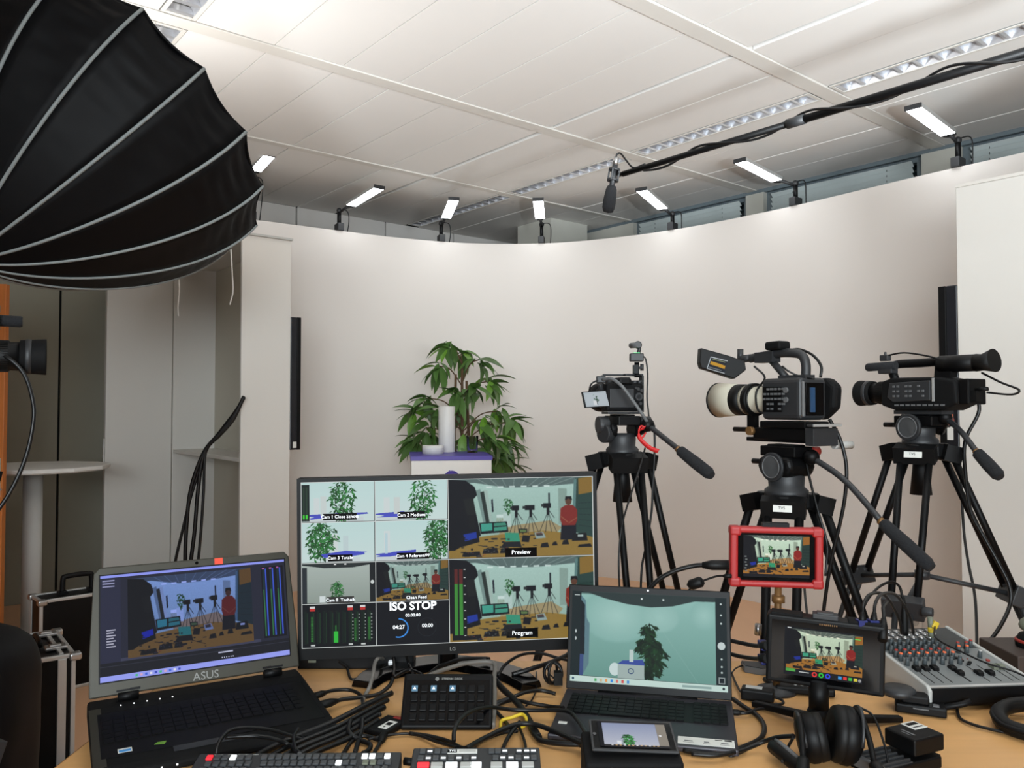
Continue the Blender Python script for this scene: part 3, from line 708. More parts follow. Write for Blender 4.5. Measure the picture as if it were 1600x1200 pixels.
for k, (sx, sy) in enumerate(stems):
    base = Vector((pc.x-.03+.03*k, pc.y+.03*(k-1), .26)); tip = at(sx, sy, 6.05+.02*(k-1))
    mid = base.lerp(tip, .5)+Vector((.02*(k-1), .01, 0))
    MB(I).tube(smooth([base, mid, tip], 8), [.016-.0004*i for i in range(17)], 8).build('stem', 'bark', pl)
def leaf_mesh(L, W, droop, fold, mname, nm):
    vs = []; fs = []; n = 7
    for i in range(n+1):
        t = i/n; wd = W*(math.sin(math.pi*min(1, t**.8))**.9)*.5+.001; y = L*t*(1-.12*droop*t); z = -droop*L*.55*t*t
        vs += [(-wd, y, z+fold*wd), (0, y, z), (wd, y, z+fold*wd)]
    for i in range(n):
        a = i*3; fs += [(a, a+1, a+4, a+3), (a+1, a+2, a+5, a+4)]
    me = bpy.data.meshes.new(nm); me.from_pydata(vs, [], fs); me.materials.append(MATS[mname])
    for p in me.polygons: p.use_smooth = True
    return me
LM = [leaf_mesh(.225, .066, .5, .3, 'leaf', 'leaf'), leaf_mesh(.21, .07, .9, .2, 'leaf', 'leaf'), leaf_mesh(.19, .06, .7, .35, 'leaf', 'leaf'), leaf_mesh(.2, .062, .6, .25, 'leaf_bright', 'leaf')]
rr = random.Random(11)
for (x, y, dd) in ROS:
    c0 = at(x, y, 6.05+dd)
    zz = max(.4, c0.z-.16); tr = Vector((pc.x, pc.y, zz)); 
    MB(I).tube(smooth([tr, tr.lerp(c0, .5)+Vector((0, 0, .05)), c0], 5), .005, 6).build('branch', 'bark', pl)
    out = Vector((c0.x-pc.x, c0.y-pc.y, 0)); oa = math.atan2(out.y, out.x) if out.length > .05 else rr.uniform(0, 6.28)
    for k in range(12):
        az = k*2.399+rr.uniform(-.4, .4) if k > 4 else oa+rr.uniform(-.9, .9)
        el = rr.uniform(-1.15, .05) if k > 2 else rr.uniform(-.3, .55)
        M = Matrix.Translation(c0-Vector((pc.x, pc.y, 0))+Vector((rr.uniform(-.03, .03), rr.uniform(-.03, .03), rr.uniform(-.04, .03)))) @ Matrix.Rotation(az-math.pi/2, 4, 'Z') @ Matrix.Rotation(el, 4, 'X') @ Matrix.Rotation(rr.uniform(-.6, .6), 4, 'Y') @ Matrix.Scale(rr.uniform(.75, 1.08), 4)
        o = bpy.data.objects.new('leaf', LM[3] if rr.random() < .12 else LM[rr.randrange(3)]); COL.objects.link(o); o.parent = pl; o.matrix_local = M
# ================================================================ tripods
def tripod(name, label, x, y, zc, az, spread, zhead, heading, handle=None, r=.0105, tw=.08, zm=.62, sp=True, crown=.085, badge=False, bowl_grip=True, style=1, foot_r=.03):
    t = thing(name, label, 'tripod', loc=(x, y, 0), group='video tripods'); ht = heading
    tops = []
    m = MB()
    n = 24; out = [((crown*(.72+.28*math.cos(3*(a-az)))*math.cos(a)), (crown*(.72+.28*math.cos(3*(a-az)))*math.sin(a))) for a in [2*math.pi*i/n for i in range(n)]]
    m.prism(out, zc-.045, zc, 'z'); m.build('crown', 'black', t, bevel=.006)
    for k in range(3):
        a = az+k*2*math.pi/3; u = Vector((math.cos(a), math.sin(a), 0)); s = Vector((-math.sin(a), math.cos(a), 0))
        top = u*crown*.92+Vector((0, 0, zc-.035)); foot = u*spread+Vector((0, 0, .025)); f = (top.z-zm)/(top.z-foot.z); midp = top.lerp(foot, f)
        m = MB(); m.box(top+Vector((0, 0, .004)), (.05, tw+.034, .05), rot=(0, .25, a))
        for q in (-1, 1): m.tube([top+s*q*tw/2, midp+s*q*tw*.42], r, 8)
        g = m.build('leg', 'black', t)
        m = MB(); m.box(midp, (.036, tw+.03, .06), rot=(0, .35, a)); m.cyl(midp+s*(tw/2+.012)+u*.02, midp+s*(tw/2+.04)+u*.02, .014, seg=12); m.build('leg_clamp', 'dark_grey', g, bevel=.003)
        m = MB()
        for q in (-1, 1): m.tube([midp.lerp(top, .06)+s*q*tw*.25, foot+s*q*tw*.2], r*.8, 8)
        m.build('lower_leg', 'dark_grey', g)
        m = MB(); m.lathe([(0, -.025), (foot_r, -.025), (foot_r, -.01), (.014, .03), (0, .03)], 14, M=Matrix.Translation(foot)); m.build('rubber_foot', 'rubber', g)
        tops.append((midp, u))
    if sp:
        hub = Vector((0, 0, zm+.05))
        m = MB(); m.cyl(hub+Vector((0, 0, -.012)), hub+Vector((0, 0, .012)), .022)
        for mid, u in tops: m.tube([hub, mid-u*.01], .0075, 8)
        m.build('mid_spreader', 'dark_grey', t)
    if bowl_grip:
        m = MB(); m.lathe([(0, zc-.16), (.032, zc-.16), (.024, zc-.08), (.02, zc-.03), (0, zc-.03)], 16); m.build('bowl_clamp', 'black', t)
    R = Matrix.Rotation(ht, 4, 'Z')
    m = MB(R); m.lathe([(0, zc-.01), (crown*.62, zc-.01), (crown*.62, zc+.01), (crown*.5, zc+.02), (crown*.52, zc+.045), (crown*.5, zc+.06), (0, zc+.06)], 28); m.build('bowl', 'dark_grey', t)
    H = zhead-zc
    if style == 1:       # open fork head
        for s in (-1, 1):
            m = MB(R); m.prism([(-.038, zc+.05), (.038, zc+.05), (.048, zc+H*.6), (.04, zhead-.03), (-.04, zhead-.03), (-.048, zc+H*.6)], s*.042-.012, s*.042+.012, 'x'); m.build('fork_side', 'black', t, bevel=.008)
        m = MB(R); m.cyl((-.085, 0, zc+H*.72), (-.05, 0, zc+H*.72), .028, seg=20); m.cyl((-.075, -.02, zc+H*.5), (-.05, -.01, zc+H*.5), .03, seg=20); m.build('drag_knob', 'dark_grey', t, bevel=.003)
    else:
        m = MB(R); m.prism([(-.05, zc+.05), (.05, zc+.05), (.066, zc+H*.55), (.056, zhead-.035), (-.056, zhead-.035), (-.066, zc+H*.55)], -.055, .055, 'x'); m.build('head_body', 'black', t, bevel=.014, seg=3)
        m = MB(R); m.cyl((-.062, -.0, zc+H*.55), (-.05, -.0, zc+H*.55), .042, seg=28); m.build('drag_dial', 'dark_grey', t, bevel=.003)
        m = MB(R); m.lathe([(.030, 0), (.033, 0), (.033, .002), (.03, .002), (.03, 0)], 28, M=frame((-.0625, 0, zc+H*.55), (0, -1, 0), (0, 0, 1))); m.build('dial_ring', 'mid_grey', t)
        m = MB(R); m.cyl((-.02, .05, zc+H*.62), (-.02, .11, zc+H*.62), .008); m.build('lock_lever', 'black', t)
    m = MB(R); m.box((0, 0, zhead-.02), (.075, .13, .03)); m.box((0, 0, zhead-.003), (.05, .1, .006)); m.build('quick_plate', 'black', t, bevel=.003)
    m = MB(R); m.cyl((.04, -.05, zhead-.02), (.075, -.05, zhead-.02), .014); m.build('plate_knob', 'red_cap' if style == 2 else 'dark_grey', t)
    if handle:
        (pa, pb, pcut, bend) = handle; I = Matrix.Translation((-x, -y, 0))
        gs = pa.lerp(pb, pcut); base = R @ Vector((.05, -.03, zhead-.05)); 
        m = MB(); m.tube([base, I @ pa], .018, 10); m.ball(I @ pa, .022); h0 = m.build('handle_joint', 'black', t)
        pts = smooth([pa, pa.lerp(gs, .5)+Vector((0, 0, bend)), gs], 6)
        h = MB(I).tube(pts, .0085, 10).build('pan_handle', 'dark_grey', t)
        dd = (pb-gs)
        MB(I).tube([gs, gs+dd*.04, gs+dd*.1, gs+dd*.5, gs+dd*.9, pb], [.011, .016, .0165, .0185, .018, .012], 14).build('grip', 'foam', h)
        MB(I).tube([gs-dd*.05, gs], .0105, 12).build('copper_collar', 'bronze', h)
    if badge:
        a = az+badge[0]; u = Vector((math.cos(a), math.sin(a), 0)); s = Vector((-math.sin(a), math.cos(a), 0))
        Mx = frame(u*(crown*.92+.0285)+Vector((0, 0, zc-.03)), s, Vector((0, 0, 1))+u*-.25)
        m = MB(Mx); m.box((0, 0, 0), (.05, .022, .003)); m.build('badge', 'label_white', t)
        text('badge_lettering', badge[1], .011, Mx @ Matrix.Translation((-.002, 0, .002)), 'black', t)
    return t
def heading_to(p, q): return math.atan2(q.y-p.y, q.x-p.x)-math.pi/2
PODC = Vector((c.x if False else pod.location.x+.0, pod.location.y+.3, 0))

c1 = at(972, 644, 2.6); h1 = heading_to(c1, PODC)
tripod('video_tripod', 'black tripod with red ribbon, left of the three standing tripods', c1.x, c1.y, EYE-(706-636)*2.6/F, math.radians(-84), .47, c1.z-.007, h1,
       handle=(at(1012, 664, 2.52), at(1112, 743, 2.28), .52, .0), zm=.62)
c2 = at(1240, 657, 2.35); h2 = heading_to(c2, PODC)+math.radians(8)
zb2 = EYE-(694-636)*2.35/F
tripod('video_tripod', 'heavy black tripod under the large white-lens camera, middle of the three', at(1228, 700, 2.35).x, 2.35, EYE-(770-636)*2.35/F, math.radians(246), .5, zb2, h2,
       handle=(at(1268, 714, 2.27), at(1456, 888, 1.98), .62, .02), r=.013, tw=.085, zm=.5, crown=.1, style=2, bowl_grip=False, badge=(0, 'TVS'))
c3 = at(1433, 641, 2.5); h3 = heading_to(c3, PODC)
tripod('video_tripod', 'black tripod with visible centre spreader, rightmost of the three', at(1438, 690, 2.5).x, 2.5, EYE-(692-636)*2.5/F, math.radians(-8), .6, c3.z-.0125, h3,
       handle=(at(1476, 652, 2.44), at(1563, 746, 2.24), .6, .01), zm=.83, badge=(-2*math.pi/3, 'TVS'), style=2, r=.011)

# ================================================================ mirrorless camera
def Tm(p, h): return Matrix.Translation(p) @ Matrix.Rotation(h, 4, 'Z')
T = Tm(c1, h1); t = thing('mirrorless_camera', 'black mirrorless camera with flipped-out screen on the left tripod', 'camera', M=T); Ti = T.inverted()
m = MB(); m.box((0, 0, .048), (.128, .056, .09)); m.build('body', 'black_matte', t, bevel=.008, seg=3)
m = MB(); m.prism([(-.03, .09), (.026, .09), (.016, .112), (-.02, .112)], -.034, .03, 'y'); m.build('viewfinder_hump', 'black_matte', t, bevel=.004)
m = MB(); m.box((-.005, -.036, .1), (.034, .008, .018)); m.build('eyecup', 'rubber', t, bevel=.003)
m = MB(); m.box((.05, .03, .045), (.03, .035, .08)); m.build('grip', 'rubber', t, bevel=.01, seg=3)
m = MB(); m.box((-.012, -.029, .045), (.082, .004, .06)); m.build('screen_bay', 'dark_grey', t, bevel=.001)
m = MB()
for (x, z, r) in ((.046, .05, .013), (.046, .05, .007), (.044, .075, .005), (.052, .028, .005), (.04, .02, .005), (.036, .078, .004), (.056, .07, .006)): m.cyl((x, -.027, z), (x, -.032, z), r, seg=14)
for (x, y, r) in ((.045, .0, .011), (.028, .0, .009), (.055, -.015, .008), (-.045, 0, .012)): m.cyl((x, y, .092), (x, y, .103), r, seg=14)
m.build('dials', 'dark_grey', t)
lensM = Matrix.Translation((-.012, .028, .05)) @ Matrix.Rotation(-math.pi/2, 4, 'X')
m = MB(lensM); m.lathe([(0, 0), (.033, 0), (.034, .02), (.038, .03), (.039, .075), (.041, .08), (.041, .105), (.038, .105), (.036, .07), (0, .068)], 32); m.build('lens', 'black', t)
m = MB(lensM)
for i in range(36): a = i*math.pi/18; m.box((.0392*math.cos(a), .0392*math.sin(a), .052), (.002, .0035, .03), rot=(0, 0, a))
m.build('zoom_ring', 'rubber', t)
m = MB(lensM); m.lathe([(.041, .095), (.046, .1), (.05, .14), (.048, .14), (.044, .1), (.041, .095)], 32); m.build('lens_hood', 'black_matte', t)
# cage
m = MB(); m.box((0, 0, -.006+.004), (.12, .06, .008)); m.box((.068, 0, .06), (.006, .03, .12)); m.box((.04, 0, .121), (.062, .022, .008)); m.box((-.0, .018, .121), (.12, .006, .007)); m.box((-.062, .018, .105), (.006, .012, .03)); m.build('cage', 'dark_grey', t, bevel=.002)
# flipped-out screen
cv = Canvas(160, 110, (190, 200, 206)); cv.rect(.05, .1, .95, .9, (196, 206, 212)); leafy(cv, .5, .45, .1, .3, 30, .08, 4); cv.rect(.36, .6, .5, .9, (230, 234, 236)); cv.line((.52, .3), (.52, .9), 4, (60, 66, 70)); n1 = cv.material('camera_screen_picture', .75)
def screen(name, tl, tr, br, bl, m, parent):
    bpy.context.view_layer.update()
    Pi = parent.matrix_world.inverted()
    me = bpy.data.meshes.new(name); me.from_pydata([tuple(Pi @ Vector(p)) for p in (bl, br, tr, tl)], [], [(0, 1, 2, 3)])
    uvl = me.uv_layers.new(name='uv'); 
    for i, q in enumerate(((0, 0), (1, 0), (1, 1), (0, 1))): uvl.data[i].uv = q
    me.materials.append(MATS[m]); o = bpy.data.objects.new(name, me); COL.objects.link(o); o.parent = parent; return o
bpy.context.view_layer.update()
q = [at(911, 613.5, 2.54), at(946, 611, 2.56), at(952, 634, 2.56), at(916, 636, 2.54)]
def slab(mb, quad, th, grow=0):
    a, b, c_, d_ = [Vector(v) for v in quad]; n = (b-a).cross(d_-a).normalized(); ce = (a+b+c_+d_)/4
    if n.y < 0: n = -n
    P = [v+(v-ce).normalized()*grow for v in (a, b, c_, d_)]
    return mb.add([p for p in P]+[p+n*th for p in P], [(0, 1, 2, 3), (7, 6, 5, 4), (0, 4, 5, 1), (1, 5, 6, 2), (2, 6, 7, 3), (3, 7, 4, 0)])
o = slab(MB(Ti), q, .008, .005).build('flip_screen', 'black', t, bevel=.0015)
nrm = (q[1]-q[0]).cross(q[3]-q[0]).normalized(); nrm = nrm if nrm.y < 0 else -nrm
screen('screen_picture', *[p+nrm*.0008 for p in q], n1, o)
m = MB(Ti); m.tube([at(950, 622, 2.57), at(958, 622, 2.585)], .006, 8); m.build('screen_hinge', 'black', t)
m = MB(Ti); m.tube(smooth([at(942, 593, 2.55), at(956, 592, 2.52), at(972, 604, 2.5), at(990, 628, 2.5), at(1004, 648, 2.5), at(1013, 662, 2.51)], 6), .0055, 8); m.build('flexible_arm', 'mid_grey', t)
m = MB(Ti); m.box(at(939, 593, 2.56), (.03, .02, .022)); m.cyl(at(938, 600, 2.57), at(940, 612, 2.58), .008); m.build('arm_clamp', 'dark_grey', t, bevel=.003)
m = MB(Ti); m.tube(smooth([at(934, 594, 2.55), at(924, 600, 2.55), at(921, 612, 2.56), at(925, 628, 2.58)], 6), .003, 6); m.build('short_cable', 'cable_black', t)
# pocket camera on top
b = at(995, 590, 2.6); t = thing('pocket_camera', 'tiny gimbal camera with green light on top of the left camera', 'camera', M=Tm(b, h1)); I = t.matrix_world.inverted(); k = 2.6/F
bpy.context.view_layer.update(); I = t.matrix_world.inverted()
m = MB(I); m.cyl(at(995, 589.5, 2.6), at(995, 566, 2.6), .008); m.cyl(at(995, 588, 2.6), at(995, 586, 2.6), .016); m.box(at(993, 577, 2.6), (.016, .02, .028)); m.build('mount', 'black', t)
m = MB(I); m.cyl(at(997, 575, 2.6), at(1004, 574, 2.6), .004); m.cyl(at(1003, 579, 2.6), at(1003, 569, 2.6), .006); m.build('mount_knob', 'dark_grey', t)
m = MB(I); m.box(at(994.5, 558.5, 2.6), (.044, .03, .026)); m.build('body', 'dark_grey', t, bevel=.003)
m = MB(I); m.box(at(994.5, 551.6, 2.6), (.02, .02, .003)); m.build('green_light', 'led_green', t)
m = MB(I); m.tube(smooth([at(997, 553, 2.6), at(999, 546, 2.6), at(999, 540, 2.6)], 4), .006, 8); m.ball(at(997, 539, 2.6), .013); m.build('gimbal_arm', 'dark_grey', t)
m = MB(I); m.tube([at(998, 539, 2.58), at(986, 540, 2.62)], .0095, 12); m.build('camera_head', 'mid_grey', t)
m = MB(I); m.tube(smooth([at(1004, 556, 2.6), at(1009, 562, 2.6), at(1012, 585, 2.6), at(1011, 620, 2.6), at(1013, 642, 2.6), at(1014, 655, 2.58)], 6), .0028, 6); m.build('cable', 'cable_black', t)

# ================================================================ cinema camera with the white telephoto lens
T = Tm(c2, h2); t = thing('cinema_camera', 'large cinema camera with white telephoto lens on the middle tripod', 'camera', M=T); bpy.context.view_layer.update(); Ti = T.inverted()
m = MB(); m.box((0, 0, .063), (.108, .15, .122)); m.build('body', 'dark_grey', t, bevel=.014, seg=3)
m = MB(); m.box((-.056, .028, .062), (.004, .074, .074)); m.build('control_panel', 'black', t, bevel=.0015)
m = MB(); rb_ = random.Random(2)
for i in range(6):
    for jx in range(5):
        y, z = .056-.0145*i, .034+.0145*jx
        if rb_.random() < .8: m.box((-.0595, y, z), (.004, .008 if (i+jx) % 3 else .011, .006))
for (y, z) in ((-.026, .088), (-.026, .06)): m.cyl((-.056, y, z), (-.062, y, z), .008, seg=14)
o = m.build('panel_buttons', 'mid_grey', t); o['kind'] = 'stuff'
m = MB(); m.box((-.0, -.076, .062), (.072, .006, .094)); m.build('battery_bay', 'black_gloss', t, bevel=.002)
m = MB(); m.box((-.012, -.0805, .06), (.018, .003, .07)); m.build('battery_stripe', 'blue_dim', t)
m = MB(); m.box((-.046, -.077, .062), (.01, .008, .1)); m.build('bay_edge', 'mid_grey', t, bevel=.003)
m = MB(); m.prism([(-.095, .035), (-.05, .0), (.03, .02), (.05, .08), (.02, .12), (-.07, .125), (-.1, .1)], .056, .096, 'x'); m.build('side_grip', 'black_matte', t, bevel=.014, seg=3)
LMx = Matrix.Translation((-.006, .074, .062)) @ Matrix.Rotation(-math.pi/2, 4, 'X')
def ring(mb, a, b, ra, rbb): return mb.lathe([(0, a), (ra, a), (rbb, b), (0, b)], 40)
m = MB(LMx); m.lathe([(0, 0), (.036, 0), (.04, .012), (.041, .062), (.043, .066), (0, .066)], 40); lens = m.build('lens_barrel', 'lens_white', t)
ring(MB(LMx), .062, .085, .0445, .0455).build('zoom_ring', 'rubber', lens)
ring(MB(LMx), .083, .104, .044, .046).build('white_ring', 'lens_white', lens)
ring(MB(LMx), .102, .142, .0485, .05).build('focus_ring', 'rubber', lens)
m = MB(LMx); m.lathe([(.046, .138), (.05, .14), (.0555, .225), (.0525, .225), (.047, .15), (.046, .138)], 40); m.lathe([(0, .15), (.047, .15)], 40); m.build('lens_hood', 'lens_white', lens)
m = MB(LMx); m.lathe([(.0522, .223), (.0568, .223), (.0568, .229), (.0522, .229), (.0522, .223)], 40); m.build('hood_rim', 'rubber', lens)
m = MB(); m.box((-.006, .155, -.0), (.02, .03, .05)); m.box((-.006, .165, -.03), (.026, .05, .014)); m.lathe([(.047, -.01), (.051, -.01), (.051, .01), (.047, .01), (.047, -.01)], 32, M=LMx @ Matrix.Translation((0, 0, .075))); m.build('lens_collar', 'black', t)
# base plate with rods
m = MB(); m.box((0, 0, -.012), (.1, .17, .02)); m.box((0, .02, -.04), (.085, .2, .035)); m.build('base_plate', 'black', t, bevel=.003)
m = MB()
for s in (-1, 1): m.cyl((s*.03, -.11, -.03), (s*.03, .21, -.03), .0075, seg=14)
m.build('support_rods', 'black', t)
m = MB(); m.box((0, -.1, -.045), (.1, .03, .05)); m.box((.0, -.11, -.012), (.12, .02, .008)); m.build('rear_bracket', 'dark_grey', t, bevel=.002)
m = MB(); m.box((.0, -.121, -.012), (.115, .003, .007)); m.build('silver_strip', 'alu_matte', t)
m = MB(); m.cyl((-.06, .12, -.033), (-.045, .12, -.033), .013, seg=18); m.build('clamp_knob', 'bronze', t)
m = MB(); m.tube([(.06, -.09, -.07), (.125, -.1, -.07)], .011, 12); m.build('plate_lever', 'light_grey', t)
m = MB(); m.box((0, .04, -.058), (.07, .23, .012)); m.build('slide_plate', 'black', t, bevel=.002)
# top handle
m = MB(); m.tube(smooth([(-.01, -.055, .12), (-.01, -.055, .165), (-.01, -.035, .192), (-.01, .03, .2), (-.01, .1, .196), (-.01, .16, .19)], 5), .0135, 10)
m.tube([(-.01, .012, .122), (-.01, .075, .182)], .011, 8); m.box((-.01, -.02, .126), (.04, .1, .012)); m.box((-.01, .09, .19), (.036, .07, .032)); m.build('top_handle', 'dark_grey', t)
m = MB(); m.box((-.015, .045, .222), (.05, .06, .026)); m.build('microphone_unit', 'black_matte', t, bevel=.008, seg=3)
m = MB(); m.cyl((-.012, .2, .19), (-.012, .155, .192), .012); m.cyl((-.012, .2, .182), (-.012, .2, .222), .0095); m.build('monitor_joint', 'dark_grey', t)
k2 = 2.42
q = [at(1095, 543.5, k2), at(1137, 555, k2), at(1164, 564, k2), at(1166, 578, k2), at(1148, 592, k2), at(1096, 575, k2), at(1093.5, 566, k2)]
n_ = Vector((-.1, -.99, 0))
m = MB(Ti); P = [Vector(v) for v in q]; N_ = len(P); m.add(P+[p+Vector((.0, .04, 0)) for p in P], [list(range(N_)), list(range(2*N_-1, N_-1, -1))]+[(i, i+N_, (i+1) % N_+N_, (i+1) % N_) for i in range(N_)])
lcd = m.build('viewfinder_monitor', 'black', t, bevel=.003)
cv = Canvas(120, 70, (30, 34, 40)); cv.rect(0, 0, 1, .06, (200, 206, 210)); cv.rect(0, 0, .05, 1, (180, 190, 196)); cv.poly([(.1, .34), (.95, .42), (.95, .66), (.1, .6)], (196, 146, 40)); cv.rect(.15, .12, .9, .2, (120, 126, 100)); cv.rect(.1, .8, .8, .86, (120, 126, 130)); cv.rect(0, .95, 1, 1, (180, 186, 190))
nm = cv.material('viewfinder_picture', .9)
screen('screen_picture', at(1110.5, 557, k2-.003), at(1137, 563.5, k2-.003), at(1132, 584, k2-.003), at(1104, 576, k2-.003), nm, lcd)
m = MB(Ti); m.tube(smooth([at(1232, 547, 2.36), at(1250, 546, 2.34), at(1270, 555, 2.3), at(1283, 572, 2.28), at(1282, 590, 2.28)], 6), .004, 6); m.tube(smooth([at(1178, 572, 2.4), at(1195, 590, 2.4), at(1182, 612, 2.42), at(1184, 640, 2.4), at(1200, 648, 2.38)], 6), .0032, 6); m.tube(smooth([at(1222, 572, 2.32), at(1232, 580, 2.31), at(1250, 588, 2.3), at(1272, 592, 2.26)], 6), .003, 6); m.build('wiring', 'cable_black', t)

# ================================================================ camcorders (side of the body towards -x)
def camcorder(label, M, evf=True, group=None):
    t = thing('camcorder', label, 'camera', M=M)
    L = Matrix.Translation((0, .085, .056)) @ Matrix.Rotation(-math.pi/2, 4, 'X')
    m = MB(L); m.lathe([(0, -.02), (.037, -.02), (.037, .0), (.034, .004), (.034, .018), (.036, .02), (.036, .045), (.033, .048), (.034, .07), (0, .07)], 32); lens = m.build('lens', 'black', t)
    m = MB(L)
    for i in range(40): a = i*math.pi/20; m.box((.0362*math.cos(a), .0362*math.sin(a), .033), (.002, .0032, .022), rot=(0, 0, a))
    m.build('focus_ring', 'rubber', lens)
    m = MB(L); m.lathe([(.0345, .0), (.0352, .0), (.0352, .003), (.0345, .003)], 32); m.build('silver_ring', 'alu', lens)
    m = MB(L); m.lathe([(.035, .066), (.0385, .068), (.0425, .118), (.0425, .121), (.039, .121), (.035, .08), (.035, .066)], 36); hood = m.build('lens_hood', 'black_matte', t)
    m = MB(L); m.lathe([(.0388, .078), (.0405, .079), (.0415, .09), (.0395, .091)], 36); m.build('hood_ring', 'dark_grey', hood)
    m = MB(L); m.lathe([(0, .082), (.033, .082), (.0348, .0825)], 32); m.build('front_glass', 'glass_dark', hood)
    m = MB(); m.prism([(.088, .015), (.088, .09), (.05, .102), (-.1, .1), (-.16, .088), (-.165, .02), (-.12, .0), (.04, .0)], -.055, .055, 'x'); m.build('body', 'black_matte', t, bevel=.008, seg=3)
    m = MB(); m.prism([(.06, .04), (.052, .085), (-.085, .09), (-.085, .03), (.04, .025)], -.061, -.053, 'x'); m.build('control_panel', 'dark_grey', t, bevel=.002)
    m = MB(); rq = random.Random(4)
    for i in range(8):
        for k in range(3):
            if rq.random() < .75: m.box((-.062, .035-.014*i, .044+.015*k), (.003, .008, .006))
    for i in range(9): m.box((-.0565, .03-.019*i, .016), (.005, .012, .005))
    o = m.build('buttons', 'mid_grey', t); o['kind'] = 'stuff'
    m = MB(); m.box((-.056, -.093, .062), (.006, .006, .07)); m.build('screen_hinge_strip', 'alu_matte', t)
    m = MB(); m.box((-.0, -.178, .055), (.085, .03, .075)); m.build('battery', 'black', t, bevel=.004)
    m = MB(); m.box((-.02, -.2, .042), (.03, .02, .03)); m.tube([(-.02, -.2, .06), (-.02, -.235, .062)], .006, 8); m.build('rear_plug', 'rubber', t)
    m = MB(); m.tube(smooth([(0, .075, .098), (0, .085, .13), (0, .07, .146), (0, -.02, .147), (0, -.1, .15)], 5), .0135, 10); m.prism([(-.07, .1), (-.075, .15), (-.13, .15), (-.12, .1)], -.018, .018, 'x'); m.build('top_handle', 'black', t)
    m = MB(); m.tube([(-.03, .155, .14), (-.03, .15, .14), (-.03, .05, .142)], [.012, .0135, .0135], 14); m.build('microphone', 'foam', t)
    m = MB(); m.box((-.022, .085, .135), (.034, .05, .036)); m.box((-.02, .095, .168), (.02, .03, .02)); m.cyl((-.02, .095, .17), (-.02, .095, .188), .004); m.build('microphone_holder', 'dark_grey', t, bevel=.003)
    if evf:
        m = MB(); m.tube([(-.008, -.085, .14), (-.008, -.2, .139)], .025, 20); e = m.build('viewfinder', 'black', t)
        m = MB(); m.tube([(-.008, -.195, .139), (-.008, -.215, .139), (-.008, -.248, .143)], [.026, .024, .034], 20); m.build('eyecup', 'rubber', e)
        m = MB(); m.tube(smooth([(-.02, .09, .175), (-.03, .02, .18), (-.03, -.06, .165), (-.02, -.1, .15)], 5), .003, 6); m.tube(smooth([(.01, -.2, .11), (.0, -.26, .08), (.0, -.31, .058), (.0, -.29, .045), (0, -.22, .052)], 5), .0032, 6); m.build('wiring', 'cable_black', t)
    m = MB(); m.box((0, -.02, -.006), (.06, .16, .012)); m.build('mount_plate', 'dark_grey', t)
    return t
camcorder('black camcorder in side view on the rightmost tripod', Tm(c3+Vector((0, 0, .0)), h3))
f4 = at(72, 558, 1.9); hv = Vector((.87, .49, 0)).normalized(); h4 = math.atan2(hv.y, hv.x)-math.pi/2
b4 = f4-hv*.205-Vector((0, 0, .056))
t4 = camcorder('dark camcorder lens entering at the left edge below the softbox', Tm(b4, h4), evf=False); bpy.context.view_layer.update()
m = MB(t4.matrix_world.inverted()); m.tube(smooth([at(-8, 552, 1.84), at(14, 560, 1.83), at(38, 585, 1.84), at(51, 625, 1.85), at(52, 660, 1.85), at(40, 715, 1.84), at(15, 770, 1.82), at(-20, 820, 1.8)], 8), .0048, 8); m.build('drooping_cable', 'cable_black', t4)
tripod('video_tripod', 'tripod of the camcorder at the left edge, mostly out of frame', b4.x, b4.y, b4.z-.2, math.radians(180), .13, b4.z-.0125, h4, zm=.6, style=2)

# red ribbon hanging from the left tripod head
q = [at(1001, 672, 2.5), at(997, 680, 2.49), at(1004, 690, 2.49), at(1016, 700, 2.48), at(1029, 705, 2.47)]
rib = thing('red_ribbon', 'red ribbon tied to the left tripod handle', 'ribbon', loc=q[0]); I = Matrix.Translation(-q[0])
pts = smooth([at(1008, 668, 2.5)]+q, 6); wv = Vector((.006, -.004, .012)); vs = []
for p in pts: vs += [p-wv*.5, p+wv*.5]
g = MB(I).add(vs, [(2*i, 2*i+1, 2*i+3, 2*i+2) for i in range(len(pts)-1)], 0, True).build('strip', 'red_tape', rib, fix=False)
so = g.modifiers.new('s', 'SOLIDIFY'); so.thickness = .001
m = MB(I); m.tube(smooth([at(1008, 668, 2.5), at(1001, 666, 2.5), at(998, 676, 2.5), at(1003, 684, 2.5), at(1009, 676, 2.5)], 5), .003, 6); m.build('loop', 'red_tape', rib)
# ================================================================ desk
DZ = .735
def dk(px, py, dz=0): return on(px, py, DZ+dz)
desk = thing('desk', 'large light-wood desk in the foreground carrying all the equipment', 'desk', loc=(0, 0, 0))
fl, fr = -.845, 2.4
m = MB(); m.box(((fl+fr)/2, (.95+2.12)/2, DZ-.015), (fr-fl, 1.17, .03)); m.build('desk_top', 'desk_wood', desk, bevel=.004)
m = MB()
for x in (fl+.003, fr-.003): m.box((x, 1.535, DZ-.015), (.012, 1.166, .024))
m.box(((fl+fr)/2, 2.119, DZ-.015), (fr-fl-.02, .006, .024)); m.build('edge_band', 'desk_edge', desk)
for x in (fl+.08, .75, fr-.08):
    for y in (1.05, 2.0):
        m = MB(); m.box((x, y, (DZ-.03)/2), (.05, .05, DZ-.032)); m.build('leg', 'mid_grey', desk, bevel=.003)
m = MB(); m.box(((fl+fr)/2, 1.95, DZ-.06), (fr-fl-.2, .03, .05)); m.build('rail', 'mid_grey', desk)

def upd(): bpy.context.view_layer.update()
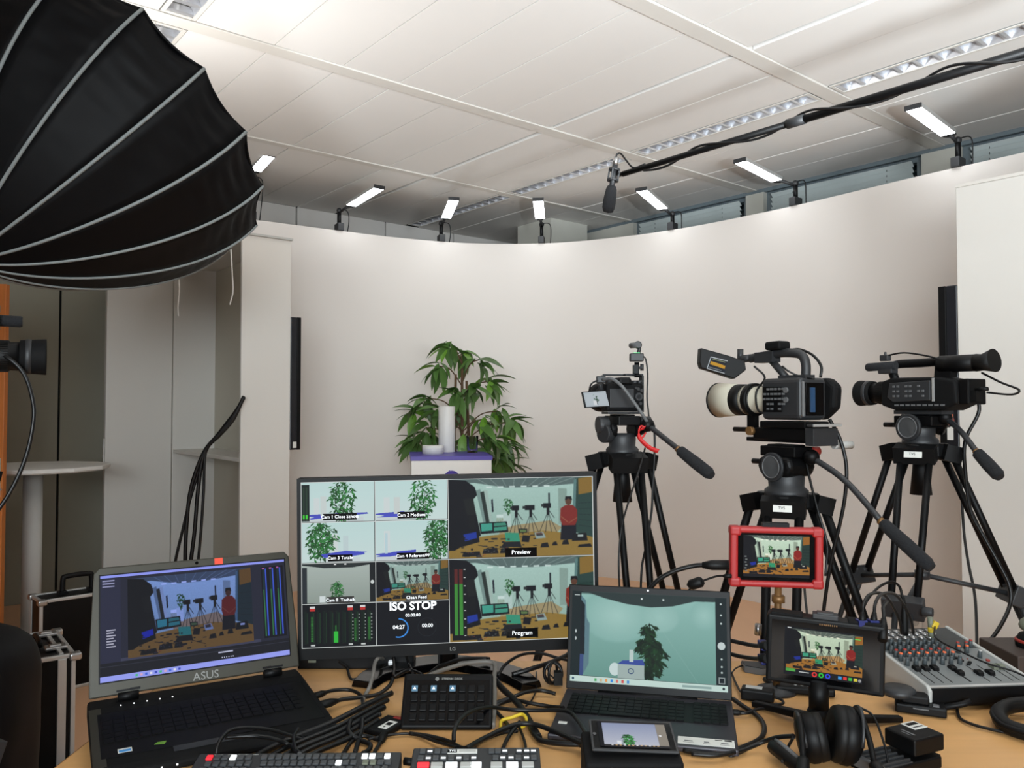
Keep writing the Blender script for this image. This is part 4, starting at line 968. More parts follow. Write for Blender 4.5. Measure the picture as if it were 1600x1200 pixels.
# ================================================================ pictures on the screens
cvL = Canvas(1000, 580, (34, 36, 52)); cvL.window(0, 0, 1000, 580)
cvL.rect(0, 0, 1, .025, (150, 160, 255)); cvL.rect(0, .95, 1, 1, (158, 168, 255)); cvL.rect(0, .025, .1, .9, (40, 42, 64))
for i in range(3): cvL.rect(.01, .045+.028*i, .07, .058+.028*i, (150, 152, 190))
for i in range(7): cvL.rect(.03, .52+.026*i, .075-.01*(i % 2), .532+.026*i, (180, 180, 200))
cvL.rect(.1, .8, .84, .83, (60, 62, 84)); cvL.rect(0, .83, 1, .95, (22, 23, 30)); cvL.rect(0, .86, 1, .865, (50, 52, 66)); cvL.rect(.6, .87, .68, .885, (190, 194, 220))
for i in range(6): cvL.ell(.62+.012*i, .93, .0035, .006, (210, 214, 240))
for i in range(10): cvL.rect(.17+.024*i, .965, .182+.024*i, .987, [(80, 200, 140), (230, 180, 210), (70, 110, 230), (240, 240, 255), (60, 80, 200)][i % 5])
cvL.rect(.86, .06, .99, .8, (10, 10, 18))
for k in range(3):
    x = .868+.042*k; cvL.rect(x, .08, x+.01, .78, (20, 46, 50)); cvL.rect(x, .3, x+.006, .78, (50, 120, 70)); cvL.rect(x+.014, .08, x+.022, .78, (60, 90, 210)); cvL.rect(x-.002, .07, x+.012, .085, (180, 90, 170))
cvL.window(135, 30, 665, 440); view_room(cvL, px=.8); cvL.tint((.66, .72, 1.05), 1.5)
P_L = cvL.material('left_laptop_picture', .8)
cvR = Canvas(900, 520, (22, 34, 34)); cvR.window(0, 0, 900, 520)
cvR.grad(.06, .02, .93, .93, (150, 196, 188), (110, 158, 148))

for i in range(22): q = 1-i/22; cvR.ell(.3, .25, .24*q, .3*q, tuple(a+b*(i/22) for a, b in zip((140, 186, 178), (30, 24, 24)))); cvR.ell(.86, .2, .09*q, .16*q, tuple(a+b*(i/22) for a, b in zip((140, 186, 178), (24, 20, 20))))
for i in range(22): q = 1-i/22; cvR.ell(.58, .25, .12*q, .16*q, tuple(a+b*(i/22) for a, b in zip((148, 192, 184), (14, 12, 12))))
cvR.win = (54, 8, 780, 470); photo(cvR, 9, 0); cvR.window(0, 0, 900, 520)
cvR.poly([(.06, .0), (.95, 0), (.95, .05), (.8, .055), (.66, .12), (.52, .145), (.36, .12), (.22, .07), (.12, .02)], (44, 58, 56))
for x in (.46, .6): cvR.ell(x, .055, .007, .01, (244, 252, 250))
cvR.poly([(.06, .05), (.09, .1), (.1, .3), (.12, .36), (.12, .8), (.09, .9), (.06, .93)], (96, 130, 140)); cvR.poly([(.06, .1), (.085, .15), (.09, .7), (.06, .75)], (20, 30, 34)); cvR.rect(.06, .7, .085, .93, (60, 80, 130))
cvR.line((.5, .17), (.66, .55), 1.5, (150, 190, 182)); cvR.line((.66, .55), (.82, .93), 1.5, (140, 182, 174))
cvR.line((.515, .4), (.535, .93), 4, (30, 30, 26)); leafy(cvR, .505, .4, .045, .09, 70, .05, 9, .5); leafy(cvR, .5, .54, .06, .1, 90, .055, 10, .45); leafy(cvR, .55, .62, .055, .12, 90, .055, 11, .5); leafy(cvR, .53, .76, .06, .13, 110, .055, 12, .45)
cvR.win = (54, 8, 780, 470); photo(cvR, 2, .01); cvR.window(0, 0, 900, 520); cvR.ell(.29, .84, .035, .07, (210, 228, 226)); cvR.rect(.31, .78, .48, .93, (168, 186, 182)); cvR.poly([(.31, .78), (.34, .74), (.47, .72), (.485, .78)], (58, 80, 160)); cvR.rect(.385, .62, .41, .75, (196, 214, 210)); cvR.ell(.395, .85, .02, .032, (60, 84, 120)); cvR.ell(.395, .85, .014, .022, (168, 186, 182)); cvR.line((.388, .85), (.402, .85), 3, (60, 84, 120))
cvR.rect(.93, 0, 1, .95, (22, 36, 36)); cvR.rect(0, 0, .06, .95, (22, 36, 36))
for y in (.07, .19, .28, .66, .74, .8): cvR.ell(.965, y, .006, .011, (200, 214, 212))
cvR.ell(.965, .52, .024, .042, (206, 218, 216)); cvR.rect(.945, .85, .985, .92, (150, 160, 160)); cvR.rect(.951, .86, .979, .91, (20, 30, 34)); cvR.rect(.015, .04, .05, .05, (200, 210, 210)); cvR.ell(.03, .45, .006, .02, (190, 200, 200)); cvR.ell(.03, .53, .006, .02, (190, 200, 200))
cvR.rect(0, .935, 1, 1, (204, 228, 220))
for i in range(7): cvR.rect(.16+.035*i, .952, .175+.035*i, .985, [(90, 180, 110), (210, 190, 150), (240, 160, 90), (60, 140, 230), (230, 120, 110), (220, 90, 90), (80, 150, 220)][i])
cvR.rect(.72, .955, .9, .98, (150, 176, 172)); cvR.ell(.975, .967, .008, .014, (30, 40, 50)); cvR.ell(.02, .967, .008, .014, (60, 90, 110))
P_R = cvR.material('right_laptop_picture', .82)
MW, MH = 1400, 788
cvM = Canvas(MW, MH, (0, 0, 0)); W_ = (226, 232, 230)
gx = [0, .247, .495, 1.0]; gy = [0, .245, .49, .735, 1.0]
def cell(x0, y0, x1, y1): cvM.window(int(x0*MW)+2, int(y0*MH)+2, int((x1-x0)*MW)-4, int((y1-y0)*MH)-4); return cvM
view_plant(cell(0, 0, gx[1], gy[1]), .56, .4, (.05, .9), 21); cvM.rect(.0, .06, .11, .98, (24, 34, 30))
for x in (.02, .06): cvM.rect(x, .12, x+.025, .97, (40, 62, 44)); cvM.rect(x, .82, x+.025, .92, (70, 220, 60))
cvM.rect(.26, .36, .34, .86, (206, 216, 214)); cvM.poly([(.12, .9), (.5, .78), (.54, .86), (.12, .94)], (76, 84, 200))
view_plant(cell(gx[1], 0, gx[2], gy[1]), .66, .42, (.0, .4), 22)
cvM.rect(.26, .42, .34, .84, (206, 214, 212)); cvM.poly([(.02, .92), (.18, .86), (.4, .84), (.42, .92)], (76, 84, 200))
view_plant(cell(0, gy[1], gx[1], gy[2]), .25, .3, (.3, .85), 23); leafy(cvM, .3, .4, .2, .4, 120, .08, 24); cvM.rect(.57, .34, .64, .8, (196, 214, 216)); cvM.poly([(.26, .8), (.6, .72), (.9, .76), (.62, .9), (.3, .88)], (70, 80, 196))
view_plant(cell(gx[1], gy[1], gx[2], gy[2]), .86, .25, (.0, .5), 25); leafy(cvM, .88, .4, .16, .5, 130, .08, 26); cvM.poly([(0, .9), (.25, .78), (.56, .74), (.56, .8), (.2, .9)], (70, 80, 196)); cvM.rect(.13, .3, .17, .82, (190, 216, 222))
c_ = cell(0, gy[2], gx[1], gy[3]); c_.grad(0, 0, 1, 1, (176, 188, 182), (146, 158, 150)); c_.poly([(0, 0), (1, 0), (1, .04), (.7, .12), (.3, .12), (0, .04)], (40, 46, 46)); c_.rect(0, .1, .07, 1, (40, 46, 50)); leafy(c_, .48, .66, .075, .22, 150, .05, 31); c_.rect(.24, .82, .32, .98, (216, 226, 226)); c_.rect(.32, .88, .46, 1, (140, 150, 148)); c_.rect(.93, 0, 1, 1, (24, 28, 28)); c_.ell(.965, .5, .025, .05, (210, 216, 214)); c_.rect(.44, .02, .47, .05, (255, 255, 255)); c_.rect(.58, .02, .61, .05, (255, 255, 255))
view_room(cell(gx[1], gy[2], gx[2], gy[3])); cvM.tint((.82, .86, .84), 1.2)
c_ = cell(0, gy[3], gx[1], 1); c_.rect(0, 0, 1, 1, (6, 9, 9))
for i in range(11):
    x = .03+.086*i; c_.rect(x, .16, x+.03, .92, (10, 26, 14)); c_.rect(x+.034, .2, x+.05, .9, (22, 48, 26))
    if i in (1, 7, 9): c_.rect(x-.01, .05, x+.06, .1, (220, 220, 220)); c_.rect(x-.01, .1, x+.06, .16, (196, 50, 44)); c_.rect(x, .93, x+.06, .97, (200, 206, 204))
    if i in (7, 8, 9, 10):
        for k in range(8): c_.rect(x+.052, .25+.08*k, x+.068, .275+.08*k, (160, 168, 164))
c_.rect(.43, .64, .49, .9, (50, 190, 60)); c_.rect(.45, .5, .47, .64, (40, 110, 44))
for k in range(24): c_.rect(.12, .3+.024*k, .15, .31+.024*k, (60, 150, 60)); c_.rect(.71, .36+.022*k, .74, .37+.022*k, (60, 150, 60)); c_.rect(.9, .34+.022*k, .93, .35+.022*k, (60, 150, 60))
c_ = cell(gx[1], gy[3], gx[2], 1); c_.rect(0, 0, 1, 1, (7, 9, 12)); wx, wy, ww, wh = c_.win
for i in range(40):
    a0, a1 = -math.pi/2+math.pi*1.1*i/40, -math.pi/2+math.pi*1.1*(i+1.2)/40
    def pt(a, r): return (.31+r*math.cos(a)*wh/ww, .62+r*math.sin(a))
    c_.poly([pt(a0, .23), pt(a1, .23), pt(a1, .2), pt(a0, .2)], (64, 150, 240))
for i in range(48):
    a0, a1 = 2*math.pi*i/48, 2*math.pi*(i+.6)/48
    def pt(a, r): return (.7+r*math.cos(a)*wh/ww, .62+r*math.sin(a))
    c_.poly([pt(a0, .22), pt(a1, .22), pt(a1, .205), pt(a0, .205)], (34, 40, 46))
view_room(cell(gx[2], 0, 1, gy[2])); cvM.tint((.86, .92, .9), 1.15)
view_room(cell(gx[2], gy[2], 1, 1), px=.86); cvM.tint((.86, .92, .9), 1.15)
cvM.rect(.02, .1, .12, .98, (14, 16, 16))
for x in (.035, .068): cvM.rect(x, .12, x+.024, .3, (92, 34, 28)); cvM.rect(x, .3, x+.024, .92, (62, 140, 52))
for k in range(9): cvM.rect(.1, .12+.1*k, .112, .13+.1*k, (220, 224, 222))
cvM.window(0, 0, MW, MH)
for x in gx[:-1]+[1-.0025]: cvM.rect(x, 0, x+.0025, 1, W_)
for y in gy: cvM.rect(0, min(y, 1-.004), gx[2], min(y, 1-.004)+.004, W_)
for y in (0, gy[2], 1-.004): cvM.rect(gx[2], y, 1, y+.004, W_)
P_M = cvM.material('multiview_picture', .85)
cvS = Canvas(480, 300, (10, 12, 12)); cvS.window(14, 10, 466, 250); view_room(cvS, px=.85); cvS.tint((1.05, 1.0, .9), 1.45); cvS.window(0, 0, 480, 300)
cvS.rect(0, .88, 1, 1, (12, 13, 16))
for i, cc in enumerate(((220, 50, 44), (40, 190, 60), (50, 70, 220))): cvS.ell(.4+.085*i, .935, .034, .052, cc); cvS.ell(.4+.085*i, .935, .016, .026, (16, 18, 20))
for i, cc in enumerate(((60, 150, 220), (220, 56, 50), (60, 180, 70), (214, 200, 60))): cvS.rect(.7+.065*i, .9, .745+.065*i, .965, cc)
cvS.ell(.97, .94, .02, .035, (150, 150, 150))
for i in range(9): cvS.rect(.03+.014*i, .87, .04+.014*i, .93, (90, 190, 80))
cvS.rect(.2, .91, .33, .93, (180, 184, 184)); cvS.rect(.04, .015, .09, .03, (220, 224, 224)); cvS.rect(.9, .1, .97, .115, (80, 220, 90))
P_S = cvS.material('recorder_picture', .95)
cvN = Canvas(420, 250, (8, 8, 9)); cvN.window(0, 0, 420, 236); view_room(cvN, px=.82); cvN.tint((1.08, 1.04, .96), 1.5); cvN.window(0, 0, 420, 250); cvN.rect(0, .93, 1, 1, (12, 12, 14))
for i in range(6): cvN.rect(.02+.012*(i % 2), .5+.07*i, .05+.012*(i % 2), .53+.07*i, (120, 126, 124))
P_N = cvN.material('red_monitor_picture', .95)
cvP = Canvas(300, 170, (46, 44, 44)); cvP.grad(.06, .06, .86, .92, (150, 160, 190), (196, 200, 214)); leafy(cvP, .42, .68, .07, .2, 90, .06, 41); cvP.tint((1, 1, 1.0)); cvP.rect(.25, .76, .31, .88, (236, 240, 244)); leafy(cvP, .43, .68, .07, .2, 60, .05, 42, 1.6); photo(cvP, 1, .01); cvP.rect(.86, .06, 1, .92, (150, 142, 130)); cvP.ell(.9, .52, .02, .035, (240, 240, 240)); cvP.rect(.0, .0, .06, 1, (10, 10, 12))
for i in range(12): cvP.rect(.16+.06*i, .91, .19+.06*i, .95, (220, 180, 120) if i % 3 else (240, 240, 240))
P_P = cvP.material('phone_picture', .8)

# ================================================================ big monitor on its arched stand
TL, TR, BL, BR = at(467.5, 756, 1.93), at(926.5, 741.5, 1.99), at(474, 1011.5, 1.93), at(930, 998, 1.99)
xv = ((TR-TL)+(BR-BL)); up = ((TL-BL)+(TR-BR)); cen = (TL+TR+BL+BR)/4; sw, sh = xv.length/2, up.length/2
Mf = frame(cen, xv, up); sb_ = dk(697, 1056)
mon = thing('monitor', 'big black desktop monitor showing a multi-camera view', 'monitor', M=Mf)
m = MB(); m.box((0, -.008, -.018), (sw+.018, sh+.036, .03)); m.build('casing', 'black', mon, bevel=.004)
m = MB(); m.box((0, sh/2+.0045, .0), (sw+.018, .009, .006)); m.box((0, -sh/2-.013, .0), (sw+.018, .026, .006))
for s in (-1, 1): m.box((s*(sw/2+.0045), 0, .0), (.009, sh, .006))
m.build('bezel', 'black', mon)
upd(); I = mon.matrix_world.inverted()
def scr(parent, sw, sh, m, z=.0015, dx=0, dy=0, nm='screen'):
    me = bpy.data.meshes.new(nm); me.from_pydata([(dx-sw/2, dy-sh/2, z), (dx+sw/2, dy-sh/2, z), (dx+sw/2, dy+sh/2, z), (dx-sw/2, dy+sh/2, z)], [], [(0, 1, 2, 3)])
    u = me.uv_layers.new(name='uv')
    for i, q in enumerate(((0, 0), (1, 0), (1, 1), (0, 1))): u.data[i].uv = q
    me.materials.append(MATS[m]); o = bpy.data.objects.new(nm, me); COL.objects.link(o); o.parent = parent; return o
ms = scr(mon, sw, sh, P_M, -.0005)
def cap(s, cx, cy, size, wd, hgt=.016, bg=True):
    x, y = (cx-.5)*sw, (.5-cy)*sh
    if bg: m = MB(); m.box((x, y, .0005), (wd, hgt, .001)); m.build('caption_bar', 'black_gloss', ms)
    text('caption', s, size, Matrix.Translation((x, y, .0012)), 'screen_text', ms, ext=.0002)
cap('Cam 1 Close Schots', .13, .213, .0108, .08); cap('Cam 2 Medium', .37, .213, .0108, .066)
cap('Cam 3 Totale', .13, .462, .0108, .058); cap('Cam 4 Referent/PP', .375, .462, .0105, .078)
cap('Cam 8  Technik', .13, .715, .0108, .064); cap('Clean Feed', .385, .715, .0108, .052)
cap('Preview', .745, .46, .0145, .078, .022); cap('Program', .745, .955, .0145, .078, .022)
text('caption', 'ISO STOP', .027, Matrix.Translation(((.372-.5)*sw, (.5-.768)*sh, .0006)), 'screen_text', ms, ext=.0002, bold=.0007)
cap('00:00:00', .372, .822, .0105, 0, bg=False); cap('04:27', .324, .892, .013, 0, bg=False); cap('00:00', .421, .888, .012, 0, bg=False)
text('maker_lettering', 'LG', .012, Matrix.Translation((.004, -sh/2-.0135, .0035)), 'logo_silver', mon)
I = mon.matrix_world.inverted()
ctr = Vector((cen.x-.01, cen.y+.03, 0))
m = MB(I); n0 = dk(697, 1060); m.tube([Vector((n0.x, n0.y+.06, DZ+.02)), Vector((n0.x, n0.y+.06, cen.z+.02)), Vector((n0.x, cen.y+.04, cen.z+.03))], .022, 12); m.box((n0.x, n0.y+.06, DZ+.11), (.05, .02, .2)); m.build('stand_neck', 'black', mon)
a, b_, mid = dk(566, 1076), dk(830, 1078), dk(697, 1040)
pts = smooth([a, dk(600, 1056), mid, dk(790, 1056), b_], 8)
m = MB(I); wv = .030; vs = []
for i, p in enumerate(pts):
    t = (pts[min(i+1, len(pts)-1)]-pts[max(i-1, 0)]).normalized(); n = Vector((-t.y, t.x, 0)); k = 1+.5*math.sin(math.pi*i/(len(pts)-1))
    for s, z in ((-1, .001), (1, .001), (.8, .018), (-.8, .018)): vs.append(Vector((p.x, p.y, DZ+z))+n*wv*s*k)
fs = []
for i in range(len(pts)-1):
    for k in range(4): fs.append((i*4+k, i*4+(k+1) % 4, (i+1)*4+(k+1) % 4, (i+1)*4+k))
fs += [(0, 1, 2, 3), tuple(len(pts)*4-4+k for k in range(4))]
m.add(vs, fs); m.build('stand_foot', 'black_gloss', mon, bevel=.002)
# black bar device at the far edge of the desk, below the monitor
p = at(558, 1024, 2.07)
t = thing('black_hub', 'long black box on far desk edge beneath left half of monitor', 'hub', loc=(p.x, 2.075, DZ))
m = MB(); m.box((0, 0, .021), (.295, .05, .042)); m.build('case', 'black', t, bevel=.003)
m = MB(); m.box((-.11, -.0255, .02), (.02, .002, .006)); m.build('indicator', 'olive', t)
m = MB(); m.cyl((.09, -.025, .02), (.09, -.032, .02), .006); m.build('jack', 'alu', t)

# ================================================================ left laptop
hl, hr = on(137, 1104, .778), on(469, 1050, .778)
xd = (hr-hl); Wl = xd.length; xd.normalize(); fd = Vector((xd.y, -xd.x, 0))
o_ = (hl+hr)/2; o_.z = DZ
Tl = Matrix(((xd.x, -fd.x, 0, o_.x), (xd.y, -fd.y, 0, o_.y), (0, 0, 1, DZ), (0, 0, 0, 1)))   # x along hinge, y away from the user
lap = thing('laptop', 'thick dark laptop with blue-tinted screen on the left of the desk', 'laptop', M=Tl, group='laptops on the desk')
dpt = .305
m = MB(); m.prism([(-dpt, .002), (-dpt, .018), (-dpt+.02, .024), (-.02, .042), (.03, .042), (.05, .03), (.05, .002)], -Wl/2, Wl/2, 'x'); m.build('base', 'black_matte', lap, bevel=.005)
sl = math.atan2(.018, dpt-.04)
Md = Matrix.Translation((0, -dpt+.02, .024)) @ Matrix.Rotation(sl, 4, 'X')
m = MB(Md); m.box((0, .13, .0008), (Wl-.03, .2, .0012)); m.build('keyboard_deck', 'black', lap)
m = MB(Md)
for r in range(6):
    for k in range(18): m.box((-Wl/2+.03+.0212*k, .1+.0195*r, .002), (.018, .0165, .003))
o = m.build('keys', 'key_black', lap, bevel=0); o['kind'] = 'stuff'
m = MB(Md); m.box((-.03, .045, .0005), (.11, .07, .001)); m.build('touchpad', 'dark_grey', lap)
m = MB(Md); m.box((-Wl/2+.012, .13, .0007), (.022, .26, .0012)); m.build('side_trim', 'gunmetal', lap)
m = MB(Md); m.box((-Wl/2+.055, .05, .0012), (.024, .017, .0008)); m.build('blue_sticker', 'label_white', lap)
m = MB(Md); m.box((-Wl/2+.055, .048, .0018), (.02, .009, .0006)); m.build('blue_sticker_field', 'label_blue', lap)
m = MB(Md); m.prism([(0, 0), (.018, -.004), (.022, .006), (.006, .007)], 0, .001, 'z', M=Matrix.Translation((-Wl/2+.105, .05, .001))); m.build('green_sticker', 'leaf_bright', lap)
m = MB(Md); m.box((-Wl/2+.085, .049, .001), (.016, .008, .0006)); m.build('grey_sticker', 'mid_grey', lap)
m = MB()
for k in range(5): m.box((-Wl/2+.06+.025*k, -.03, .0445), (.0025, .0025, .0015))
for k in range(3): m.box((-Wl/2+.085+.026*k, -dpt-.0, .012), (.003, .004, .0025))
m.build('indicator_lights', 'led_dot', lap)
tilt = math.radians(17); Lh = .281
Ml = Matrix.Translation((0, 0, .044)) @ Matrix.Rotation(math.pi/2-tilt, 4, 'X')   # lid plane: x along hinge, y up the lid, z towards the user
lw = Wl-.004
m = MB(Ml); m.prism([(-lw/2, .012), (-lw/2, Lh*.35), (-lw/2+.008, Lh-.012), (-lw/2+.018, Lh), (lw/2-.018, Lh), (lw/2-.008, Lh-.012), (lw/2, Lh*.35), (lw/2, .012)], -.008, .004, 'z'); lid = m.build('lid', 'gunmetal', lap, bevel=.003)
s2w, s2h = lw*.905, Lh*.785; sy = Lh*.54
g = scr(lid, s2w, s2h, P_L, .0055, -.0, sy); g.matrix_local = Ml
m = MB(Ml); m.box((0, sy, .0035), (s2w+.006, s2h+.006, .0025)); m.build('screen_surround', 'black', lid)
text('maker_lettering', 'ASUS', .024, Ml @ Matrix.Translation((.012, Lh*.085, .005)), 'logo_silver', lid)
m = MB(Ml); m.cyl((0.0, Lh*.97, .004), (0.0, Lh*.97, .0052), .0035); m.build('webcam', 'black_gloss', lid)
m = MB(Ml); m.box((.048, Lh*.968, .0045), (.018, .014, .0015)); m.build('red_tape', 'orange_tape', lid)
for s in (-.33, .36):
    m = MB(Ml); m.cyl((s*lw-.02, .008, .0), (s*lw+.02, .008, .0), .0095); m.box((s*lw, .02, .0045), (.046, .004, .002)); m.build('hinge', 'black', lid)
m = MB(Ml)
for s in (-.3, .33): m.box((s*lw, Lh*.075, .0042), (.02, .004, .001))
m.build('rubber_stops', 'black', lid)

# ================================================================ right laptop
hl, hr = on(884, 1077, .755), on(1144, 1097, .755)
xd = (hr-hl); Wl = xd.length; xd.normalize(); fd = Vector((xd.y, -xd.x, 0)); o_ = (hl+hr)/2
T2 = Matrix(((xd.x, -fd.x, 0, o_.x), (xd.y, -fd.y, 0, o_.y), (0, 0, 1, DZ), (0, 0, 0, 1)))
lap = thing('laptop', 'slim grey laptop showing a green-tinted plant, in front of the monitor', 'laptop', M=T2, group='laptops on the desk')
dpt = .245
m = MB(); m.prism([(-dpt, .004), (-dpt, .016), (.012, .019), (.012, .002)], -Wl/2, Wl/2, 'x'); m.build('base', 'laptop_grey', lap, bevel=.003)
Md = Matrix.Translation((0, -dpt, .016)) @ Matrix.Rotation(math.atan2(.003, dpt+.012), 4, 'X')
m = MB(Md); m.box((.0, .168, .0003), (Wl-.036, .108, .001)); m.build('keyboard_well', 'black', lap)
m = MB(Md)
for r in range(6):
    for k in range(19):
        if k == 14: continue
        if r == 0 and 4 <= k <= 8:
            if k == 6: m.box((-Wl/2+.027+.0177*k, .123+.0182*r, .0022), (.085, .0145, .003))
            continue
        m.box((-Wl/2+.027+.0177*k, .123+.0182*r, .0022), (.0152, .0145, .003))
o = m.build('keys', 'key_black', lap); o['kind'] = 'stuff'
m = MB(Md); m.box((-.03, .055, .0003), (.105, .07, .001)); m.build('touchpad', 'mid_grey', lap)
m = MB(Md); m.box((Wl/2-.06, .026, .0006), (.107, .032, .001)); m.build('info_sticker', 'label_white', lap)
m = MB(Md); m.box((Wl/2-.018, .037, .0013), (.014, .005, .0006)); m.box((Wl/2-.036, .037, .0013), (.014, .002, .0006)); m.build('sticker_print', 'black', lap)
for k, s in enumerate((.016, .01, .014)): m = MB(Md); m.box((Wl/2-.093+.034*k, .024, .0012), (s, .004, .0004)); m.box((Wl/2-.093+.034*k, .017, .0012), (s*1.3, .001, .0004)); m.build('print_block', 'mid_grey', lap)
m = MB(Md); m.box((-Wl/2+.022, .06, .0006), (.018, .01, .001)); m.build('corner_sticker', 'label_white', lap)
tilt = math.radians(14); Lh = .232
Ml = Matrix.Translation((0, .004, .021)) @ Matrix.Rotation(math.pi/2-tilt, 4, 'X')
m = MB(Ml); m.box((0, Lh/2, -.003), (Wl, Lh, .006)); lid = m.build('lid', 'black', lap, bevel=.002)
s2w, s2h = Wl*.954, Lh*.865
g = scr(lid, s2w, s2h, P_R, .0008, -.0, Lh*.505); g.matrix_local = Ml
m = MB(Ml); m.cyl((-Wl*.3, -.004, -.002), (Wl*.3, -.004, -.002), .006); m.build('hinge', 'black', lid)
m = MB(Ml); m.cyl((0, Lh*.972, .0), (0, Lh*.972, .0006), .0022); m.build('webcam', 'glass_dark', lid)

# ================================================================ key pad with 32 display keys
tl, tr, bl, br = on(632, 1057, DZ+.125), on(768, 1057, DZ+.125), dk(625, 1143), dk(770, 1143)
tl, tr = at(633, 1056, bl.y+.075), at(768, 1056, br.y+.075)
Mk = frame((tl+tr+bl+br)/4+Vector((0, 0, .006)), (tr-tl)+(br-bl), (tl-bl)+(tr-br)); kw, kh = (br-bl).length, (tl-bl).length
kp = thing('key_pad', 'black slanted key pad with rows of small keys, three of them lit', 'key pad', M=Mk)
m = MB(); m.box((0, 0, -.01), (kw, kh, .02)); m.build('case', 'black', kp, bevel=.006, seg=3)
m = MB(); m.box((0, -.004, .0003), (kw-.014, kh*.8, .001)); m.build('key_plate', 'black_gloss', kp)
upd(); Ik = kp.matrix_world.inverted()
m = MB(Ik); m.add([bl+Vector((.01, .01, .002)), br+Vector((-.01, .01, .002)), tr+Vector((-.01, .03, -.01)), tl+Vector((.01, .03, -.01)), bl+Vector((.01, .09, .002)), br+Vector((-.01, .09, .002))], [(0, 1, 2, 3), (4, 5, 2, 3), (0, 1, 5, 4), (1, 2, 5), (0, 4, 3)]); m.build('stand', 'black', kp)
m = MB(); m.box((0, 0, .0018), (.0148, .0155, .0035)); src = m.build('key', 'key_black', kp, bevel=.0018)
px_, py_ = kw*.105, kh*.168; first = True
lit = {(0, 0): 1, (0, 2): 1, (0, 4): 1}
for r in range(4):
    for k in range(8):
        Mx = Matrix.Translation((-px_*3.5+px_*k, kh*.2-py_*r, .0005))
        if first: src.matrix_local = Mx; o = src; first = False
        else: o = inst(src, kp, Mx)
        if (r, k) in lit:
            m = MB(); m.box((0, 0, .0038), (.0125, .0125, .0006)); q = m.build('lit_icon', 'key_lit', o); q['label'] = 'lit pale blue key picture'
            m = MB(); m.prism([(-.003, -.002), (.003, -.002), (0, .004)], .0042, .0046, 'z'); m.build('icon_mark', 'screen_text', o)
text('maker_lettering', 'STREAM DECK', .0068, Matrix.Translation((.008, kh*.385, .0014)), 'logo_silver', kp, ext=.0002, bold=.0001)
m = MB(Matrix.Translation((-.024, kh*.385, .001))); m.lathe([(.003, 0), (.0042, 0), (.0042, .0006), (.003, .0006), (.003, 0)], 20); m.lathe([(0, 0), (.0016, 0), (.0016, .0006), (0, .0006)], 14); m.build('round_logo', 'logo_silver', kp)

# ================================================================ two switcher panels along the bottom edge
def panel(name, label, tlp, trp, w_over, depth, hgt):
    a, b = dk(*tlp, hgt), dk(*trp, hgt); xd = (b-a).normalized(); W = (b-a).length; yd = Vector((-xd.y, xd.x, 0)); o = (a+b)/2; o.z = DZ
    T = Matrix(((xd.x, yd.x, 0, o.x), (xd.y, yd.y, 0, o.y), (0, 0, 1, o.z), (0, 0, 0, 1)))
    t = thing(name, label, 'switcher', M=T, group='switcher panels')
    m = MB(); m.prism([(0, .004), (0, hgt), (-depth, hgt-.024), (-depth, .004)], -W/2, W/2, 'x'); m.build('case', 'dark_grey', t, bevel=.003)
    m = MB()
    for x in (-W/2+.03, W/2-.03):
        for y in (-.02, -depth+.02): m.cyl((x, y, 0), (x, y, .005), .008)
    m.build('rubber_feet', 'rubber', t)
    m = MB()
    for k in range(6): m.box((-W*.36+W*.14*k, .001, hgt*.5), (.018, .004, .008))
    m.build('rear_ports', 'black', t)
    return t, W, Matrix.Translation((0, 0, hgt)) @ Matrix.Rotation(math.atan2(.024, depth), 4, 'X')
BT = {}
def button(t, Mx, kind, size, lab=None):
    key = (kind, size)
    if key not in BT:
        m = MB(); m.box((0, 0, .002), (size[0], size[1], .004)); o = m.build('button', kind, t, bevel=.0008, seg=1); BT[key] = o; o.matrix_local = Mx
    else: o = inst(BT[key], t, Mx); o.matrix_local = Mx
    if lab: o['label'] = lab
    return o
swl, W, Mt = panel('video_switcher', 'long black switcher panel at the bottom edge, left one of two', (312, 1177), (628, 1174), 0, .15, .042)
pat = {(0, 0): ('red_lit', 'red lit button'), (0, 3): ('white_lit', 'white lit button'), (0, 19): ('white_lit', 'white lit button'), (0, 20): ('white_lit', 'white lit button'), (0, 22): ('white_lit', 'white lit button')}
xs = [.025+.0148*k for k in range(6)]+[.128+.0139*k for k in range(13)]+[.317+.0142*k for k in range(4)]
for r in range(4):
    for k, x in enumerate(xs):
        kind, lab = pat.get((r, k), ('key_grey', None))
        if r == 1 and k in (16, 19, 20): kind, lab = ('white_lit', 'white lit button') if k == 16 else ('olive', None)
        button(swl, Mt @ Matrix.Translation((-W/2+x*W/.385+(.004 if r % 2 else 0), -.017-.0185*r, 0)), kind, (.0105, .0125), lab)
m = MB(Mt)
for k, s in enumerate((.02, .016, .024, .012)): m.box((-W/2+.036+.022*k, -.0058, .0003), (s*.8, .0022, .0004))
o = m.build('print_marks', 'logo_silver', swl); o['kind'] = 'stuff'
swr, W, Mt = panel('video_switcher', 'compact black switcher panel with white name plate, bottom centre', (646, 1168), (843, 1167), 0, .12, .042)
m = MB(Mt); m.box((-.026, -.0135, .0008), (.056, .011, .0016)); m.build('name_plate', 'label_white', swr)
m = MB(Mt); m.box((-.0435, -.0135, .0018), (.017, .0085, .0006)); m.build('plate_field', 'black', swr)
text('plate_lettering', 'TVS', .0075, Mt @ Matrix.Translation((-.0435, -.0135, .0023)), 'screen_text', swr, ext=.0001)
m = MB(Mt); m.box((-.016, -.0135, .0018), (.03, .005, .0005)); m.build('plate_print', 'light_grey', swr)
